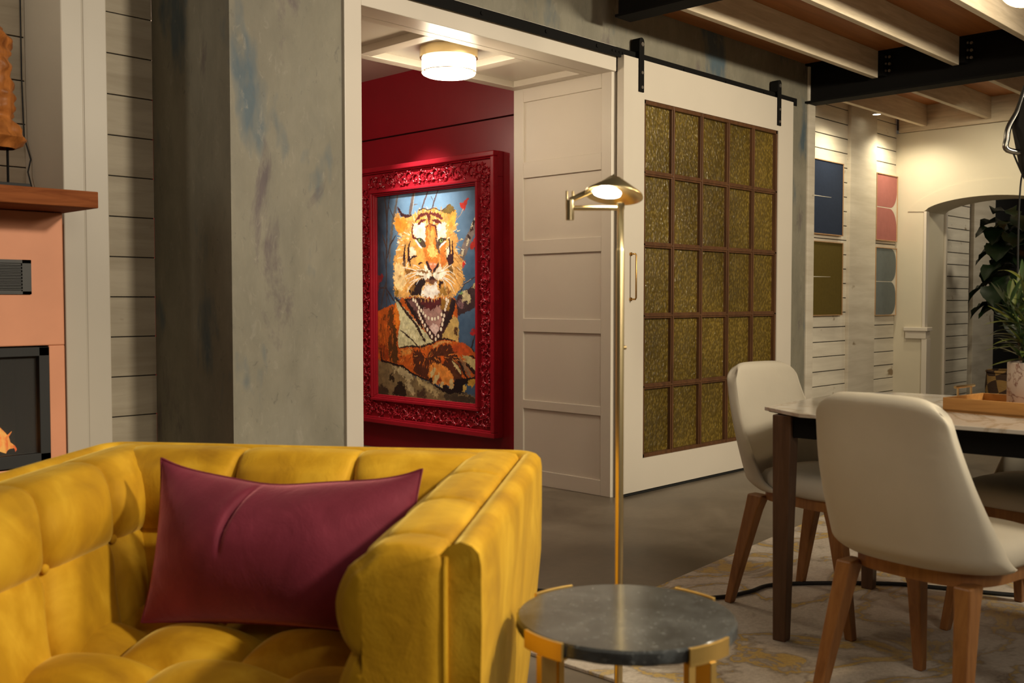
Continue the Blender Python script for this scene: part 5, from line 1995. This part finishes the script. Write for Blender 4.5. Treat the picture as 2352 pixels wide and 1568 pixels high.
# ------------------------------------------------------------------ stage light and hanging bulb at the right edge
sl_ = thing('stage_light', 'black stage light on a steel yoke hanging at the right edge, cable dangling', 'lamp', (4.225, 1.345, 1.72))
rr = Vector((0.696, -0.718, 0))
pts = [(-0.000, 0.20), (-0.028, 0.11), (-0.062, 0.045), (-0.070, 0.0), (-0.066, -0.045), (0.03, -0.060)]
yk = MB()
P3 = [rr * (x + 0.016) + Vector((0, 0, z)) for x, z in pts]
yk.tube(spline(P3), 0.0115, 12)
build('yoke', yk, 'chrome', sl_, smooth=True)
hd = MB()
hd.tube([rr * 0.03 + Vector((0, 0, 0.16)), rr * 0.045 + Vector((0, 0, 0.06)), rr * 0.09 + Vector((0, 0, -0.10)), rr * 0.10 + Vector((0, 0, -0.19))], [0.03, 0.075, 0.085, 0.06], 20)
build('lamp_housing', hd, 'blackmatte', sl_, smooth=True)
build('hanging_pipe', MB().cyl(rr * 0.03 + Vector((0, 0, 0.15)), rr * 0.03 + Vector((0, 0, ZC - 1.72)), 0.014, n=12), 'black', sl_, smooth=True)
cc = MB().tube(spline([rr * -0.028 + Vector((0, 0, -0.058)), rr * 0.0 + Vector((0, 0, -0.12)), rr * 0.022 + Vector((0, 0, -0.16)), rr * 0.03 + Vector((0, 0, -0.12)), rr * 0.005 + Vector((0, 0, -0.16)), rr * -0.002 + Vector((0, 0, -0.40)), rr * 0.004 + Vector((0, 0, -0.72))]), 0.0035, 8)
build('cable', cc, 'blackmatte', sl_, smooth=True)

bl_ = thing('pendant_bulb', 'glowing round bulb at the top right corner of the view, in front of the joists', 'lamp', (2.86, 0.910, 1.920))
build('globe', MB().ball((0, 0, 0), 0.062, 16), 'bulb', bl_, smooth=True)
build('socket', MB().cyl((0, 0, 0.055), (0, 0, 0.11), 0.02, n=16), 'brass', bl_, smooth=True)
build('pendant_cord', MB().cyl((0, 0, 0.105), (0, 0, ZC - 1.935 + 0.0), 0.003, n=8), 'blackmatte', bl_)
point('bulb_light', (2.86, 0.905, 1.83), 11.0, (1.0, 0.72, 0.40), 0.06)


# ------------------------------------------------------------------ four canvases on the art wall
def canvas(name, label, x0, x1, z0, z1, paint, line=None, lobes=None):
    t = thing(name, label, 'picture', ((x0 + x1) / 2, AY - 0.004, (z0 + z1) / 2), 0, 'abstract canvases on the boarded wall')
    w, h = (x1 - x0) / 2, (z1 - z0) / 2
    fr_ = MB()
    e = 0.006
    fr_.box((-w - e, -0.030, h), (w + e, 0, h + e)).box((-w - e, -0.030, -h - e), (w + e, 0, -h)).box((-w - e, -0.030, -h), (-w, 0, h)).box((w, -0.030, -h), (w + e, 0, h))
    build('frame', fr_, 'framewood', t)
    build('canvas', MB().box((-w, -0.024, -h), (w, -0.002, h)), 'canvaswhite' if lobes else paint, t)
    if line:
        z = line
        build('painted_line', MB().hexa([(-w + 0.004, -0.0246, z - 0.004), (-w + 0.004, -0.0238, z - 0.004), (0.10, -0.0238, z + 0.002), (0.10, -0.0246, z + 0.002)],
                                        [(-w + 0.004, -0.0246, z + 0.003), (-w + 0.004, -0.0238, z + 0.003), (0.10, -0.0238, z + 0.004), (0.10, -0.0246, z + 0.004)]), 'canvaswhite', t)
    if lobes:
        for k, (za, zb, rt_, rb_) in enumerate(lobes):
            # straight left side, right side rounded at the given corners
            pl_ = [(-w, za), (-w, zb)]
            W_ = w - 0.004
            for a_ in [i / 10 * math.pi / 2 for i in range(11)]:
                r = rt_
                pl_.append((W_ - r * 0.9 + r * 0.9 * math.sin(a_), zb - r + r * math.cos(a_)) if r else (W_, zb))
            for a_ in [i / 10 * math.pi / 2 for i in range(11)]:
                r = rb_
                pl_.append((W_ - r * 0.9 + r * 0.9 * math.cos(a_), za + r - r * math.sin(a_)) if r else (W_, za))
            clean = []
            for p_ in pl_:
                if not clean or (abs(p_[0] - clean[-1][0]) + abs(p_[1] - clean[-1][1])) > 1e-5:
                    clean.append(p_)
            build('painted_shape', MB().prism(clean, -0.0248, -0.0236, 'y'), paint, t)
    return t


canvas('wall_picture', 'navy blue square picture with a thin pale line, above the olive one', 7.00, 7.580, 1.603, 2.158, 'navy', line=0.004)
canvas('wall_picture', 'olive brown square picture with a thin pale line, below the navy one', 7.00, 7.585, 0.980, 1.538, 'olive', line=0.012)
canvas('wall_picture', 'picture of two dusty pink rounded shapes, right of the white post', 8.186, 8.585, 1.600, 2.146, 'pinkp', lobes=[(0.004, 0.273, 0, 0.14), (-0.273, -0.004, 0.16, 0)])
canvas('wall_picture', 'picture of two blue-grey rounded shapes, below the pink picture', 8.186, 8.585, 0.970, 1.531, 'greyp', lobes=[(0.003, 0.280, 0.11, 0.11), (-0.280, -0.003, 0.11, 0.11)])
